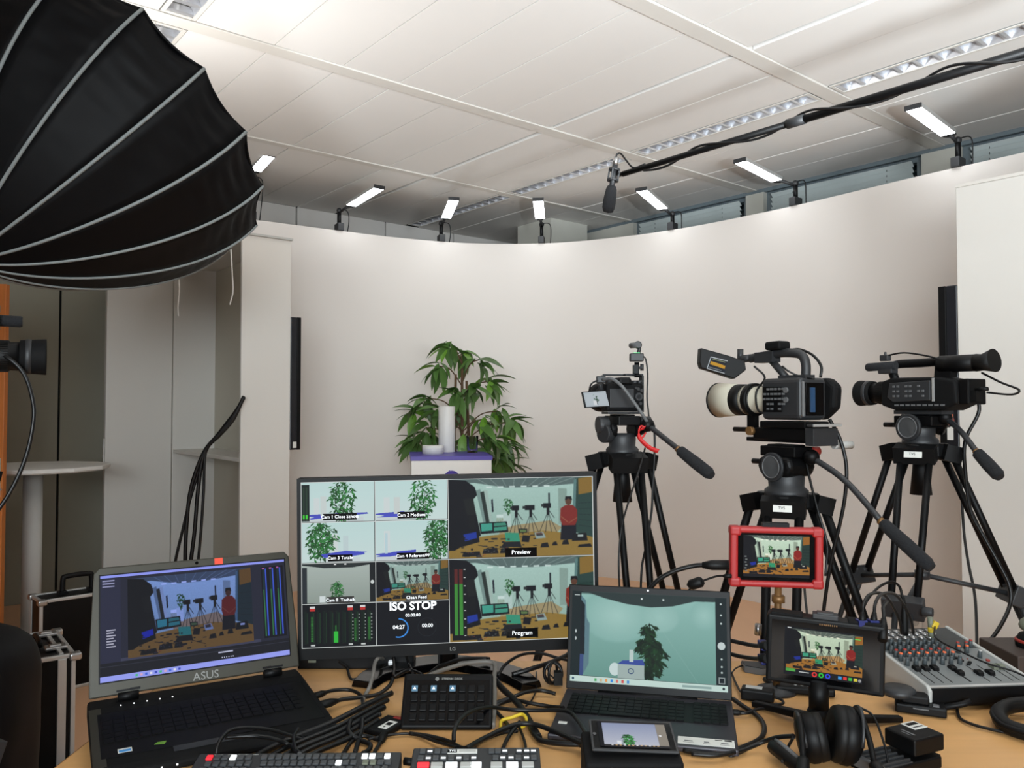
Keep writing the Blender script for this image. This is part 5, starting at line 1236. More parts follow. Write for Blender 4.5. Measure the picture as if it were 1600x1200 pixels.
for r, row in enumerate(([(-.105, 0), (-.0905, 1), (-.076, 0), (-.062, 0), (.03, 0), (.0425, 0), (.056, 1), (.084, 1), (.099, 1), (.112, 1)],
                         [(-.107, 0), (-.092, 1), (-.078, 0), (-.063, 1), (-.048, 0), (-.033, 1), (-.019, 0), (-.004, 1), (.038, 0), (.052, 1), (.068, 1), (.082, 0), (.098, 1), (.112, 0)])):
    for x, l in row:
        o = button(swr, Mt @ Matrix.Translation((x*W/.25, -.014-.0195*r, 0)), 'key_grey', (.011, .013))
        if l:
            m = MB(); m.box((0, -.0028, .0041), (.0085, .0042, .0006)); q = m.build('lit_window', 'white_lit', o)
for k, x in enumerate((-.1, -.074, -.046, -.018, .0, .04, .07, .1)):
    button(swr, Mt @ Matrix.Translation((x*W/.25, -.054, 0)), 'red_lit' if k == 0 else ('white_lit' if k % 2 == 0 else 'light_grey'), (.021, .014), 'red lit button' if k == 0 else None)
m = MB(); m.tube([(-W/2+.002, -.01, .02), (-W/2-.016, -.006, .02)], .007, 10); m.build('side_plug', 'rubber', swr)

# ================================================================ SSD, phone on its box, small adapters
p = dk(604, 1140, .0); t = thing('flat_drive', 'flat black drive with white label left of the key pad', 'drive', loc=p, rz=math.radians(-28))
m = MB(); m.box((0, 0, .007), (.055, .082, .012)); m.build('case', 'black', t, bevel=.003)
m = MB(); m.box((.008, -.006, .0137), (.02, .04, .0008)); m.build('label', 'label_white', t)
m = MB(); m.box((.008, -.002, .0143), (.012, .014, .0004)); m.box((.008, -.018, .0143), (.003, .006, .0004)); m.build('label_print', 'black', t)
m = MB(); m.box((.01, .034, .0137), (.03, .01, .0008)); m.build('red_stripe', 'red_cap', t)
# phone
tl, tr, bl, br = [at(*q) for q in ((937, 1128, 1.36), (1040, 1129, 1.36), (934, 1164, 1.3), (1044, 1171, 1.3))]
Mp = frame((tl+tr+bl+br)/4, (tr-tl)+(br-bl), (tl-bl)+(tr-br)); pw, ph_ = ((tr-tl).length+(br-bl).length)/2, (tl-bl).length
ph = thing('smartphone', 'smartphone lying tilted on a black box, showing plant picture', 'phone', M=Mp)
m = MB(); m.box((0, 0, -.006), (pw+.026, ph_+.012, .009)); m.build('body', 'black', ph, bevel=.003, seg=3)
m = MB(); m.box((0, 0, -.0035), (pw+.028, ph_+.014, .004)); m.build('frame', 'dark_grey', ph, bevel=.0018)
scr(ph, pw, ph_, P_P, .0)
m = MB(); m.cyl((-pw/2-.007, 0, -.0012), (-pw/2-.007, 0, -.0006), .003); m.build('front_camera', 'glass_dark', ph)
upd(); lo = (bl+br)/2
bxp = Vector((lo.x+.0, lo.y+.02, DZ)); t = thing('black_box', 'black box with a round screw, under the smartphone', 'box', loc=(bxp.x, bxp.y, DZ), rz=math.atan2(Mp[1][0], Mp[0][0]))
hb = lo.z-DZ-.016
m = MB(); m.prism([(-.042, .002), (-.042, hb), (.05, hb+(tl.z-bl.z)*1.15), (.05, .002)], -.078, .078, 'x'); m.build('case', 'black_matte', t, bevel=.005)
m = MB(); m.cyl((.0, -.0415, hb-.018), (.0, -.0455, hb-.018), .006, seg=18); m.build('screw', 'alu', t)
m = MB(); m.box((0, -.0425, hb*.4), (.13, .002, .02)); m.build('front_slot', 'black_gloss', t)
# adapter with label
p = dk(1184, 1094); t = thing('power_adapter', 'small black power adapter with white label right of the slim laptop', 'adapter', loc=p, rz=math.radians(-22))
m = MB(); m.box((0, 0, .014), (.072, .036, .026)); m.build('case', 'black', t, bevel=.005, seg=3)
m = MB(); m.box((-.008, .002, .0276), (.036, .018, .0006)); m.build('label', 'light_grey', t)
m = MB(); m.tube(smooth([(.036, 0, .012), (.05, -.004, .01), (.056, -.02, .008), (.04, -.034, .007), (.0, -.045, .007)], 6), .0032, 6); m.build('lead', 'cable_black', t)
p = dk(1182, 1050); t = thing('grey_box', 'small flat grey box behind the recorder at its left', 'box', loc=p, rz=-.2)
m = MB(); m.prism([(-.036, .03), (.036, .03), (.044, -.012), (.01, -.026), (-.03, -.01)], .0, .016, 'z'); m.build('case', 'mid_grey', t, bevel=.002)
m = MB(); m.prism([(-.034, .028), (.034, .028), (.041, -.011), (.01, -.024), (-.028, -.009)], .016, .018, 'z'); m.build('lid', 'dark_grey', t)
p = dk(1257, 1084); t = thing('remote_control', 'small dark remote control with tiny buttons behind the recorder stand', 'remote', loc=p, rz=math.radians(-14))
m = MB(); m.box((0, 0, .011), (.13, .04, .018)); m.build('body', 'black', t, bevel=.005, seg=3)
m = MB()
for k in range(6):
    for j in range(2): m.cyl((-.02+.014*k, -.006+.014*j, .02), (-.02+.014*k, -.006+.014*j, .0225), .0035, seg=8)
m.build('buttons', 'light_grey', t)
m = MB(); m.cyl((.02, -.006, .0205), (.02, -.006, .023), .004, seg=8); m.build('red_button', 'red_cap', t)
m = MB(); m.tube([(-.05, 0, .006), (-.075, .02, .012), (-.085, .045, .012)], .006, 8); m.build('strap', 'rubber', t)

# ================================================================ red-cased monitor on a rod, black recorder on a table tripod
def device(name, label, q, cat):
    TL, TR, BL, BR = [at(*v) for v in q]; xv = (TR-TL)+(BR-BL); up = (TL-BL)+(TR-BR); M = frame((TL+TR+BL+BR)/4, xv, up)
    return thing(name, label, cat, M=M), xv.length/2, up.length/2
dv, w_, h_ = device('small_monitor', 'small monitor in a red rubber case, in front of the middle tripod', ((1139, 823, 1.86), (1283, 825, 1.84), (1143, 914, 1.86), (1287, 921, 1.84)), 'monitor')
m = MB(); m.box((0, 0, -.016), (w_-.006, h_-.006, .028)); m.build('body', 'black', dv, bevel=.003)
m = MB()
for s in (-1, 1): m.box((s*(w_/2-.008), 0, -.006), (.018, h_-.01, .03)); m.box((0, s*(h_/2-.007), -.006), (w_-.02, .014, .03))
for sx in (-1, 1):
    for sy_ in (-1, 1): m.box((sx*(w_/2-.011), sy_*(h_/2-.010), -.006), (.026, .022, .033))
m.build('red_case', 'red_rubber', dv, bevel=.006, seg=3)
m = MB(); m.box((0, .0, -.001), (w_-.036, h_-.03, .006)); m.build('glass', 'black_gloss', dv, bevel=.001)
scr(dv, w_-.058, h_-.042, P_N, .0025, -.0, .002)
m = MB(); m.box((0, h_/2+.004, -.012), (.06, .01, .02)); m.build('top_mount', 'black', dv)
upd(); I = dv.matrix_world.inverted(); rp, rq_ = at(1216, 918, 1.87), dk(1216, 1040, 0)
rq_ = Vector((rp.x+.0, rp.y+.02, DZ))
m = MB(I); m.tube([rp+Vector((0, 0, .01)), rq_+Vector((0, 0, .01))], .0085, 12); m.cyl(at(1216, 930, 1.872), at(1216, 941, 1.872), .015, seg=6); m.build('support_rod', 'bronze', dv)
m = MB(I); m.lathe([(0, 0), (.045, 0), (.045, .006), (.012, .016), (0, .016)], 24, M=Matrix.Translation(rq_)); m.build('rod_base', 'dark_grey', dv)
m = MB(I); m.cyl(at(1184, 992, 1.9), at(1185, 975, 1.9), .008, seg=14); m.build('bnc_socket', 'alu', dv)

rc, w_, h_ = device('video_recorder', 'black touchscreen recorder on a table tripod, left of the audio mixer', ((1197, 958, 1.7), (1383, 980, 1.62), (1198, 1064, 1.7), (1384, 1091, 1.62)), 'recorder')
m = MB(); m.box((0, 0, -.022), (w_, h_, .044)); m.build('body', 'black', rc, bevel=.005, seg=3)
m = MB(); m.box((0, h_/2+.003, -.02), (.05, .012, .03)); m.box((-.0, h_/2+.008, -.02), (.034, .008, .022)); m.build('top_shoe', 'dark_grey', rc, bevel=.002)
for s in (-1, 1): m = MB(); m.box((s*w_*.33, h_/2+.001, -.02), (w_*.28, .006, .036)); m.build('top_bumper', 'black_matte', rc, bevel=.002)
m = MB(); m.box((-.0, 0, .0003), (w_-.02, h_-.02, .0008)); m.build('glass', 'black_gloss', rc)
scr(rc, w_*.66, h_*.7, P_S, .0012, w_*-.015, .0)
m = MB()
for k in range(9): m.box((-.01+.004*k, h_*.43, .001), (.002, .003, .0008))
m.build('speaker_slots', 'bronze', rc)
upd(); I = rc.matrix_world.inverted(); cen = rc.matrix_world.translation
ft = Vector((cen.x+.0, cen.y+.02, 0)); hd = at(1285, 1083, 1.655)
m = MB(I); m.tube([hd+Vector((0, .02, .02)), hd+Vector((0, .02, -.05))], .02, 14); m.ball(hd+Vector((0, .02, -.05)), .024); m.build('tripod_head', 'black', rc)
hub = hd+Vector((0, .02, -.06))
for q in (dk(1264, 1156, .008), dk(1408, 1123, .008), Vector((hub.x-.1, hub.y+.12, DZ+.008))):
    m = MB(I); dd = (q-hub); s_ = Vector((-dd.y, dd.x, 0)).normalized()*.009; e = Vector((0, 0, .007)); vs = []
    for p_, k in ((hub, 1.2), (q, .9)): vs += [p_+s_*k-e*k, p_-s_*k-e*k, p_-s_*k+e*k, p_+s_*k+e*k]
    m.add(vs, [(0, 1, 2, 3), (7, 6, 5, 4), (0, 4, 5, 1), (1, 5, 6, 2), (2, 6, 7, 3), (3, 7, 4, 0)]); m.build('tripod_leg', 'black', rc, bevel=.003)
# blue ports, plugs
m = MB(I)
for px in (1346, 1364): m.box(at(px, 973, 1.645), (.018, .02, .012))
m.build('blue_ports', 'blue_plastic', rc, bevel=.001)
m = MB(I)
for py in (1008, 1030): m.box(at(1193, py, 1.73), (.018, .03, .016))
m.build('side_ports', 'blue_plastic', rc, bevel=.002)

# ================================================================ audio mixer
fl_, br_ = Vector((.906, 1.765, DZ)), None
yw = math.radians(5.0); T3 = Matrix.Translation((.906, 1.765, DZ)) @ Matrix.Rotation(yw, 4, 'Z')
mx = thing('audio_mixer', 'grey audio mixer with orange-capped knobs and faders', 'mixer', M=T3)
mw, ml, hf, hbk = .262, .32, .05, .088
m = MB(); m.prism([(0.01, .006), (0, .012), (0, hf), (ml, hbk), (ml, .006)], .008, mw-.008, 'x'); m.build('chassis', 'black', mx, bevel=.003)
for s in (0, 1):
    m = MB(); m.prism([(.012, .004), (-.004, .012), (-.006, hf-.004), (.004, hf+.006), (ml+.004, hbk+.006), (ml+.004, .004)], s*(mw-.008), s*(mw-.008)+.01, 'x'); m.build('side_cheek', 'light_grey', mx, bevel=.003)
m = MB(); m.cyl((-.001, .045, .03), (.001, .045, .03), .004); m.build('cheek_screw', 'dark_grey', mx)
sl = math.atan2(hbk-hf, ml); Mx = Matrix.Translation((0, 0, hf)) @ Matrix.Rotation(sl, 4, 'X'); sl_len = math.hypot(ml, hbk-hf)
m = MB(Mx); m.box((mw/2, sl_len*.3, .001), (mw-.018, sl_len*.6, .002)); m.build('face_plate', 'mixer_face', mx)
m = MB(Mx); m.box((mw/2, sl_len*.685, .0012), (mw-.018, sl_len*.17, .002)); m.build('knob_plate', 'mixer_dark', mx)
m = MB(Mx); m.box((mw/2, sl_len*.885, .0012), (mw-.018, sl_len*.22, .002)); m.build('jack_plate', 'mixer_dark', mx)
m = MB(Mx); m.box((mw/2, .004, .0015), (mw-.016, .008, .003)); m.build('front_trim', 'alu_matte', mx)
KM = {}
def knob(x, y, kind):
    if kind not in KM:
        m = MB(); m.lathe([(0, 0), (.0058, 0), (.0046, .012), (.0042, .0165), (0, .0165)], 12); m.lathe([(0, .0165), (.0044, .0162), (.0038, .0185), (0, .0188)], 12, mi=1); m.box((0, .003, .0176), (.001, .005, .002), mi=1)
        KM[kind] = m.build('knob', ['knob_grey', {'g': 'knob_grey', 'o': 'orange_cap', 'r': 'red_cap', 'w': 'light_grey'}[kind]], mx)
        KM[kind].matrix_local = Mx @ Matrix.Translation((x, y, .002))
        if kind in 'or': KM[kind]['label'] = 'knob with orange cap' if kind == 'o' else 'knob with dark red cap'
    else: inst(KM[kind], mx, Mx @ Matrix.Translation((x, y, .002)))
cols = [.022+.0215*k for k in range(7)]
for k, x in enumerate(cols):
    for r, (y, kd) in enumerate(((.112, 'g'), (.138, 'o'), (.158, 'r'), (.178, 'g'), (.198, 'g'), (.216, 'g'))):
        if k == 6 and r in (1, 2): kd = 'o' if r == 1 else 'r'
        knob(x, y, kd)
for (x, y, kd) in ((.187, .17, 'o'), (.208, .17, 'o'), (.198, .19, 'r'), (.22, .19, 'r'), (.238, .2, 'r'), (.222, .142, 'w')): knob(x, y, kd)
FC = None
fad = [(.03, .088, 'b'), (.0515, .088, 'b'), (.073, .088, 'b'), (.115, .085, 'b'), (.117, .062, 'b'), (.16, .058, 'b'), (.187, .058, 'b'), (.215, .085, 'o'), (.232, .085, 'o')]
FX = {}
for x, y, kd in fad:
    m = MB(Mx); m.box((x, .062, .0022), (.0022, .082, .0006)); m.build('fader_slot', 'black', mx)
    Mq = Mx @ Matrix.Translation((x, y, .002))
    if kd not in FX:
        m = MB(); m.prism([(-.011, 0), (.011, 0), (.009, .007), (.004, .009), (0, .0075), (-.004, .009), (-.009, .007)], -.006, .006, 'x'); m.box((0, 0, .0082), (.0122, .0012, .0012))
        FX[kd] = m.build('fader_cap', 'black' if kd == 'b' else 'olive', mx); FX[kd].matrix_local = Mq
        if kd == 'o': FX[kd]['label'] = 'grey-green fader cap'
    else: inst(FX[kd], mx, Mq)
m = MB(Mx)
for (x, y) in ((.165, .125), (.178, .115), (.168, .105), (.16, .14)): m.cyl((x, y, .002), (x, y, .005), .0045, seg=12)
m.build('push_buttons', 'black', mx)
m = MB(Mx); m.cyl((.228, .122, .002), (.228, .122, .0055), .0045, seg=12); m.box((.173, .135, .0025), (.003, .003, .001)); m.box((.186, .135, .0025), (.003, .003, .001)); m.build('red_buttons', 'red_cap', mx)
JS = None
for r, y in enumerate((.262, .282, .302)):
    for k in range(9):
        if r == 0 and k > 7: continue
        Mq = Mx @ Matrix.Translation((.022+.0215*k, y, .002))
        if JS is None:
            m = MB(); m.lathe([(0, .0005), (.004, .0005), (.004, .003), (.0075, .003), (.008, 0)], 14); JS = m.build('jack_socket', 'alu', mx); JS.matrix_local = Mq
        else: inst(JS, mx, Mq)
# plugs standing in the mixer
def mxp(x, y, z): return T3 @ Mx @ Vector((x, y, z))
p0 = mxp(.118, .282, .003); t = thing('black_plug', 'black cable plug standing upright in the mixer back row', 'plug', loc=p0); I = Matrix.Translation(-p0)
m = MB(I); m.tube([p0, p0+Vector((0, 0, .012)), p0+Vector((0, 0, .045)), p0+Vector((0, 0, .07)), p0+Vector((-.003, 0, .095))], [.0095, .0095, .009, .006, .0042], 12); m.build('shell', 'rubber', t)
m = MB(I); m.tube(smooth([p0+Vector((-.003, 0, .09)), p0+Vector((-.012, -.0, .122)), p0+Vector((-.04, -.01, .135)), p0+Vector((-.085, -.03, .12)), p0+Vector((-.13, -.06, .08)), p0+Vector((-.15, -.11, .03)), p0+Vector((-.152, -.16, -.04))], 8), .0034, 6); m.build('lead', 'cable_black', t)
p0 = mxp(.176, .262, .003); t = thing('yellow_plug', 'olive and yellow jack plug with thin lead in the mixer', 'plug', loc=p0); I = Matrix.Translation(-p0)
m = MB(I); m.tube([p0, p0+Vector((0, 0, .02))], .0065, 12); m.tube([p0+Vector((0, 0, .02)), p0+Vector((-.001, 0, .05))], .0068, 12); m.build('shell', 'olive', t)
m = MB(I); m.box(p0+Vector((.008, -.004, .032)), (.014, .012, .018), rot=(0, .5, 0)); m.tube([p0+Vector((0, 0, .012)), p0+Vector((0, 0, .026))], .0074, 12); m.build('yellow_cap', 'yellow', t, bevel=.002)
m = MB(I); m.tube(smooth([p0+Vector((.008, -.004, .03)), mxp(.15, .2, .026), mxp(.17, .12, .022), mxp(.19, .07, .02), mxp(.23, .03, .016), mxp(.25, -.02, .005), mxp(.26, -.05, -.03)], 8), .0022, 6); m.build('lead', 'cable_black', t)
# dark box with a grey object behind the mixer
p = on(1600, 1036, DZ); bp_ = at(1590, 1045, 2.0)
t = thing('brown_box', 'dark brown box at the right edge behind the mixer', 'box', loc=(bp_.x+.03, 1.99, DZ))
m = MB(); m.box((0, 0, .0375), (.17, .16, .075)); m.build('case', 'brown_box', t, bevel=.003)
m = MB(); m.box((0, -.0805, .02), (.15, .002, .03)); m.build('front_slot', 'black', t)
t = thing('grey_gadget', 'grey and black gadget with red ring on the dark brown box', 'device', loc=(bp_.x+.035, 1.985, DZ+.075))
m = MB(); m.lathe([(0, 0), (.042, 0), (.044, .012), (.034, .03), (0, .03)], 20); m.build('base', 'black_matte', t)
m = MB(); m.lathe([(.0405, .012), (.0445, .013), (.043, .018), (.038, .02)], 20); m.build('red_ring', 'red_cap', t)
m = MB(); m.ball((.01, 0, .052), (.045, .04, .024), 16, 8); m.build('grey_head', 'olive', t)

# ================================================================ headphones, charger, clamp, headset
p = dk(1291, 1192); hp_ = thing('headphones', 'black over-ear headphones lying at the bottom edge', 'headphones', loc=(p.x, p.y, DZ), rz=math.radians(-8))
for s, sc in ((-1, .92), (1, 1.08)):
    Mq = Matrix.Translation((s*.026+.004, 0, .05*sc)) @ Matrix.Rotation(s*.16, 4, 'Y')
    m = MB(Mq); m.lathe([(.0, -.012), (.03*sc, -.014), (.044*sc, -.01), (.049*sc, .0), (.049*sc, .01), (.044*sc, .022), (.032*sc, .029), (0, .031)], 32, M=Matrix.Rotation(s*math.pi/2, 4, 'Y')); cup = m.build('ear_cup', 'black', hp_)
    m = MB(Mq @ Matrix.Translation((-s*.008, 0, 0)) @ Matrix.Rotation(math.pi/2, 4, 'Y')); m.lathe([(.022*sc, -.012), (.034*sc, -.016), (.044*sc, -.012), (.048*sc, -.002), (.046*sc, .01), (.022*sc, .012)], 28); m.build('ear_pad', 'rubber', cup)
    m = MB(Mq); m.tube([(s*.022, .044*sc*math.cos(a), .051*sc*math.sin(a)) for a in [math.pi*k/14 for k in range(15)]], .0035, 8); m.build('cup_ring', 'dark_grey', cup)
    m = MB(); m.tube(smooth([(s*.05+.004, .022, .085*sc), (s*.054+.004, -.01, .092*sc), (s*.058+.004, -.05, .07), (s*.06, -.09, .04)], 5), .0055, 8); m.build('yoke', 'black', hp_)
m = MB(); m.tube(smooth([(-.06, -.09, .04), (-.066, -.13, .025), (-.04, -.185, .016), (0, -.2, .014), (.04, -.185, .016), (.066, -.13, .025), (.06, -.09, .04)], 6), .011, 10); m.build('headband', 'rubber', hp_)
m = MB(); m.tube(smooth([(.064, .02, .1), (.085, .0, .09), (.095, -.03, .05), (.096, -.05, .02)], 6), .0022, 6); m.build('thin_lead', 'cable_black', hp_)
p = dk(1224, 1195); t = thing('inline_plug', 'black cable clip with grey stripe left of the headphones', 'clip', loc=(p.x, p.y, DZ), rz=.2)
m = MB(); m.tube(smooth([(-.0, .03, .02), (-.006, .0, .026), (-.002, -.03, .022), (.006, -.06, .014)], 5), .0145, 12); m.build('body', 'rubber', t)
m = MB(); m.tube(smooth([(-.0, .026, .0345), (-.006, .0, .0405), (-.002, -.03, .0365), (.005, -.055, .0285)], 5), .004, 8); m.build('grey_stripe', 'mid_grey', t)
p = dk(1412, 1196); ch_ = thing('battery_charger', 'black ribbed battery charger plate at the bottom right', 'charger', loc=(p.x, p.y, DZ), rz=math.radians(24))
m = MB(); m.box((-.02, 0, .011), (.15, .075, .022)); m.build('base', 'black', ch_, bevel=.003)
m = MB(); m.box((-.055, 0, .0225), (.075, .07, .003))
for k in range(5): m.box((-.055, -.028+.014*k, .025), (.075, .004, .006))
m.build('rails', 'dark_grey', ch_, bevel=.001)
m = MB(); m.box((-.098, .0, .02), (.012, .08, .02)); m.build('end_stop', 'mid_grey', ch_, bevel=.002)
m = MB(); m.box((.05, -.02, .011), (.02, .02, .02)); m.build('latch', 'black', ch_)
t = thing('battery_pack', 'black battery block with white label lying on the charger', 'battery', loc=Matrix.Translation((p.x, p.y, DZ)) @ Matrix.Rotation(math.radians(24), 4, 'Z') @ Vector((.028, .0, .0285)), rz=math.radians(24))
m = MB(); m.box((0, 0, .016), (.078, .068, .031)); m.build('case', 'black', t, bevel=.004, seg=3)
m = MB(); m.box((.02, .016, .0318), (.034, .032, .0006)); m.build('label', 'label_white', t)
m = MB(); m.box((.02, .022, .0324), (.026, .01, .0003)); m.box((.02, .008, .0324), (.024, .003, .0003)); m.build('label_print', 'black', t)
m = MB(); m.box((-.018, -.002, .0317), (.004, .03, .0005)); m.box((-.026, -.004, .0317), (.002, .02, .0005)); m.build('case_print', 'mid_grey', t)
p = dk(1422, 1112); t = thing('cable_clamp', 'black clamp with a round cap in front of the mixer', 'clamp', loc=(p.x, p.y, DZ), rz=math.radians(-24))
m = MB(); m.box((.02, 0, .012), (.1, .045, .02)); m.box((.01, .006, .03), (.055, .04, .018)); m.build('body', 'black', t, bevel=.004)
m = MB(); m.lathe([(0, .0), (.034, 0), (.036, .01), (.03, .016), (0, .017)], 24, M=Matrix.Translation((-.022, .014, .03))); m.build('round_cap', 'dark_grey', t)
m = MB(); m.box((.02, -.0232, .016), (.03, .0015, .0025)); m.box((.05, -.01, .0235), (.012, .012, .003)); m.build('metal_clip', 'mid_grey', t)
m = MB(); m.tube([(.06, .01, .014), (.1, .03, .02), (.12, .03, .03)], .007, 8); m.build('lever', 'black', t)
p = dk(1636, 1142); t = thing('headset', 'padded black headset band lying at the right edge', 'headset', loc=(p.x, p.y, DZ), rz=.2)
pts = [(.095*math.cos(a), .07*math.sin(a), .0165+.012*max(0, math.sin(a))) for a in [math.pi*2*k/32+.0 for k in range(2, 30)]]
m = MB(); m.tube(pts, .0155, 12); m.build('padded_band', 'rubber', t)
m = MB(); m.tube([(q[0]*1.13, q[1]*1.13, q[2]+.004) for q in pts], .006, 8); m.build('outer_band', 'black', t)
m = MB(); m.tube(smooth([(-.07, .02, .03), (-.03, -.02, .04), (-.0, .03, .03), (.02, -.03, .03)], 6), .002, 6); m.build('thin_wire', 'bronze', t)
m = MB(); m.lathe([(0, 0), (.04, 0), (.043, .02), (.035, .034), (0, .036)], 20, M=Matrix.Translation((.09, .05, .0))); m.build('ear_cup', 'black', t)

# ================================================================ cases and bag on the floor at left
def case(name, label, M, w, dp, h, lid=.5, grp=None):
    t = thing(name, label, 'case', M=M, group='flight cases')
    m = MB(); m.box((0, 0, h/2), (w-.012, dp-.012, h-.012)); m.build('shell', 'black', t)
    e = .016
    for x in (-w/2, w/2):
        for y in (-dp/2, dp/2): m = MB(); m.box((x-math.copysign(e/2, x), y-math.copysign(e/2, y), h/2), (e, e, h-.03)); m.build('edge_profile', 'alu_matte', t, bevel=.003)
    for z in (.008, h-.008):
        for y in (-dp/2, dp/2): m = MB(); m.box((0, y-math.copysign(e/2, y), z), (w-.03, e, e)); m.build('edge_profile', 'alu_matte', t, bevel=.003)
        for x in (-w/2, w/2): m = MB(); m.box((x-math.copysign(e/2, x), 0, z), (e, dp-.03, e)); m.build('edge_profile', 'alu_matte', t, bevel=.003)
    for x in (-w/2, w/2):
        for y in (-dp/2, dp/2):
            for z in (.012, h-.012): m = MB(); m.box((x*.965, y*.965, z), (.042, .042, .028)); m.build('corner_cap', 'alu', t, bevel=.008, seg=3)
    return t
# upright case, narrow end towards the viewer
zt = .47
a, b_ = on(54, 1031, zt), on(119, 1020, zt); c_ = on(42, 992, zt)
xd = (b_-a).normalized(); w_ = (b_-a).length; yd = Vector((-xd.y, xd.x, 0)); dp = .42
o_ = a+xd*w_/2+yd*dp/2; M = Matrix(((xd.x, yd.x, 0, o_.x), (xd.y, yd.y, 0, o_.y), (0, 0, 1, 0), (0, 0, 0, 1)))
t = case('flight_case', 'black case with silver edges standing upright beside the desk', M, w_, dp, zt)
m = MB(); m.box((w_*.16, 0, zt-.002), (.014, dp-.03, .012)); m.box((w_*.16, -dp/2+.002, zt/2), (.03, .012, zt-.03)); m.build('lid_seam', 'alu_matte', t, bevel=.002)
for y in (-.1, .12):
    m = MB(); m.box((w_*.12, y, zt+.006), (.075, .055, .012)); m.box((w_*.1, y, zt+.014), (.04, .03, .008)); m.build('latch', 'alu', t, bevel=.003)
m = MB(); m.tube(smooth([(-.03, -.05, zt+.004), (-.03, -.05, zt+.022), (-.03, .07, zt+.022), (-.03, .07, zt+.004)], 4), .009, 8); m.build('handle', 'black', t)
# second case further back
zt = .46
a, b_ = on(62, 939, zt), on(150, 926, zt); xd = (b_-a).normalized(); w_ = .62; yd = Vector((-xd.y, xd.x, 0)); o_ = a+xd*w_/2+yd*.09
M = Matrix(((xd.x, yd.x, 0, o_.x), (xd.y, yd.y, 0, o_.y), (0, 0, 1, 0), (0, 0, 0, 1)))
t = case('flight_case', 'black case with carry handle on top, half hidden behind the thick laptop', M, w_, .18, zt)
hx = .19-w_/2
m = MB(); m.tube(smooth([(hx-.068, 0, zt), (hx-.066, 0, zt+.07), (hx-.05, 0, zt+.085), (hx+.05, 0, zt+.085), (hx+.066, 0, zt+.07), (hx+.068, 0, zt)], 4), .013, 10); m.box((hx-.068, 0, zt+.006), (.04, .05, .014)); m.box((hx+.068, 0, zt+.006), (.04, .05, .014)); m.build('handle', 'black', t)
# black bag
p = on(14, 1130, .25); t = thing('equipment_bag', 'bulky black equipment bag in the lower left corner', 'bag', loc=(-1.79, 2.6, 0))
m = MB(); vs = []; fs = []; nx, nz = 20, 12; rg = random.Random(8)
for i in range(nz+1):
    z = i/nz; prof = (1-abs(2*z-1)**4)**.25*.96+.02
    for k in range(nx):
        a_ = 2*math.pi*k/nx; ca, sa = math.cos(a_), math.sin(a_); f = 1/(abs(ca)**4+abs(sa)**4)**.25
        n_ = 1+rg.uniform(-.03, .03)
        vs.append((.24*ca*f*prof*n_, .17*sa*f*prof*n_, 0.005+.72*z))
for i in range(nz):
    for k in range(nx): fs.append((i*nx+k, i*nx+(k+1) % nx, (i+1)*nx+(k+1) % nx, (i+1)*nx+k))
fs += [tuple(range(nx))[::-1], tuple(nz*nx+k for k in range(nx))]
m.add(vs, fs, 0, True); m.build('body', 'fabric_black', t, subd=1)
m = MB(); m.tube(smooth([(-.1, -.05, .7), (-.08, -.05, .79), (.08, -.05, .79), (.1, -.05, .7)], 5), .013, 8); m.build('handle', 'rubber', t)
m = MB(); m.tube(smooth([(-.2, -.16, .45), (0, -.185, .47), (.2, -.16, .45)], 5), .006, 6); m.build('zip', 'dark_grey', t)
m = MB(); m.box((.12, -.182, .38), (.02, .008, .03)); m.build('buckle', 'light_grey', t, bevel=.002)
p = on(30, 1190, .0); t = thing('floor_mat', 'blue-grey floor mat in the bottom left corner', 'mat', loc=(p.x, 2.6, 0))
m = MB(); m.box((-.1, -.2, .006), (1.1, 1.5, .011)); m.build('pile', 'blue_carpet', t, bevel=.003)
m = MB(); m.box((-.1, -.2, .004), (1.13, 1.53, .007)); m.build('edging', 'dark_grey', t)
# ================================================================ cables
CN = 0
def cable(label, pts, r=.0042, m='cable_black', plugs=(), cat='cable', name='cable', n=8):
    # pts: (px, py, height above desk) or world Vectors
    W = [p if isinstance(p, Vector) else dk(p[0], p[1], max(p[2], r+.0005) if len(p) > 2 else r+.0005) for p in pts]
    b = min(W, key=lambda q: q.z); I = Matrix.Translation(-b); t = thing(name, label, cat, loc=b, group='loose cables')
    MB(I).tube(smooth(W, n), r, 8).build('sheath', m, t)
    for (i, L, pr) in plugs:
        d = (W[0]-W[1] if i == 0 else W[-1]-W[-2]).normalized(); e = W[0] if i == 0 else W[-1]
        MB(I).tube([e-d*L*.5, e-d*L*.15, e+d*L*.5], [pr*.6, pr, pr], 10).build('plug', 'rubber', t)
    return t
h = .012
# thick bundle running from the left laptop towards the switcher
B = [('upper', 0, 0), ('second', 10, 8), ('third', 20, 15), ('fourth', 32, 20), ('lowest', 44, 27)]
for i, (nm, dx, dy) in enumerate(B):
    cable('%s black cable of the thick bundle beside the laptop base' % nm, [(612-i*6, 1083+i*11, .03-.004*i), (575+dx*.3, 1100+dy, .03-.004*i), (520+dx*.5, 1128+dy, .024-.003*i), (465+dx*.6, 1150+dy, .016), (420+dx*.9, 1170+dy, .01), (385+dx*1.2, 1192+dy, .008)], .0062 if i in (0, 2) else .005)
cable('black cable ending in plug at the right side of the thick laptop', [(500, 1085, .02), (520, 1079, .018), (545, 1078, .014), (562, 1085, .012), (567, 1098, .012), (563, 1110, .02)], .0042, plugs=[(0, .035, .0075)])
cable('black cable with long plug below the other laptop plug', [(512, 1099, .02), (535, 1093, .018), (560, 1090, .014), (590, 1085, .012), (608, 1072, .02), (614, 1060, .03)], .0046, plugs=[(0, .05, .009)])
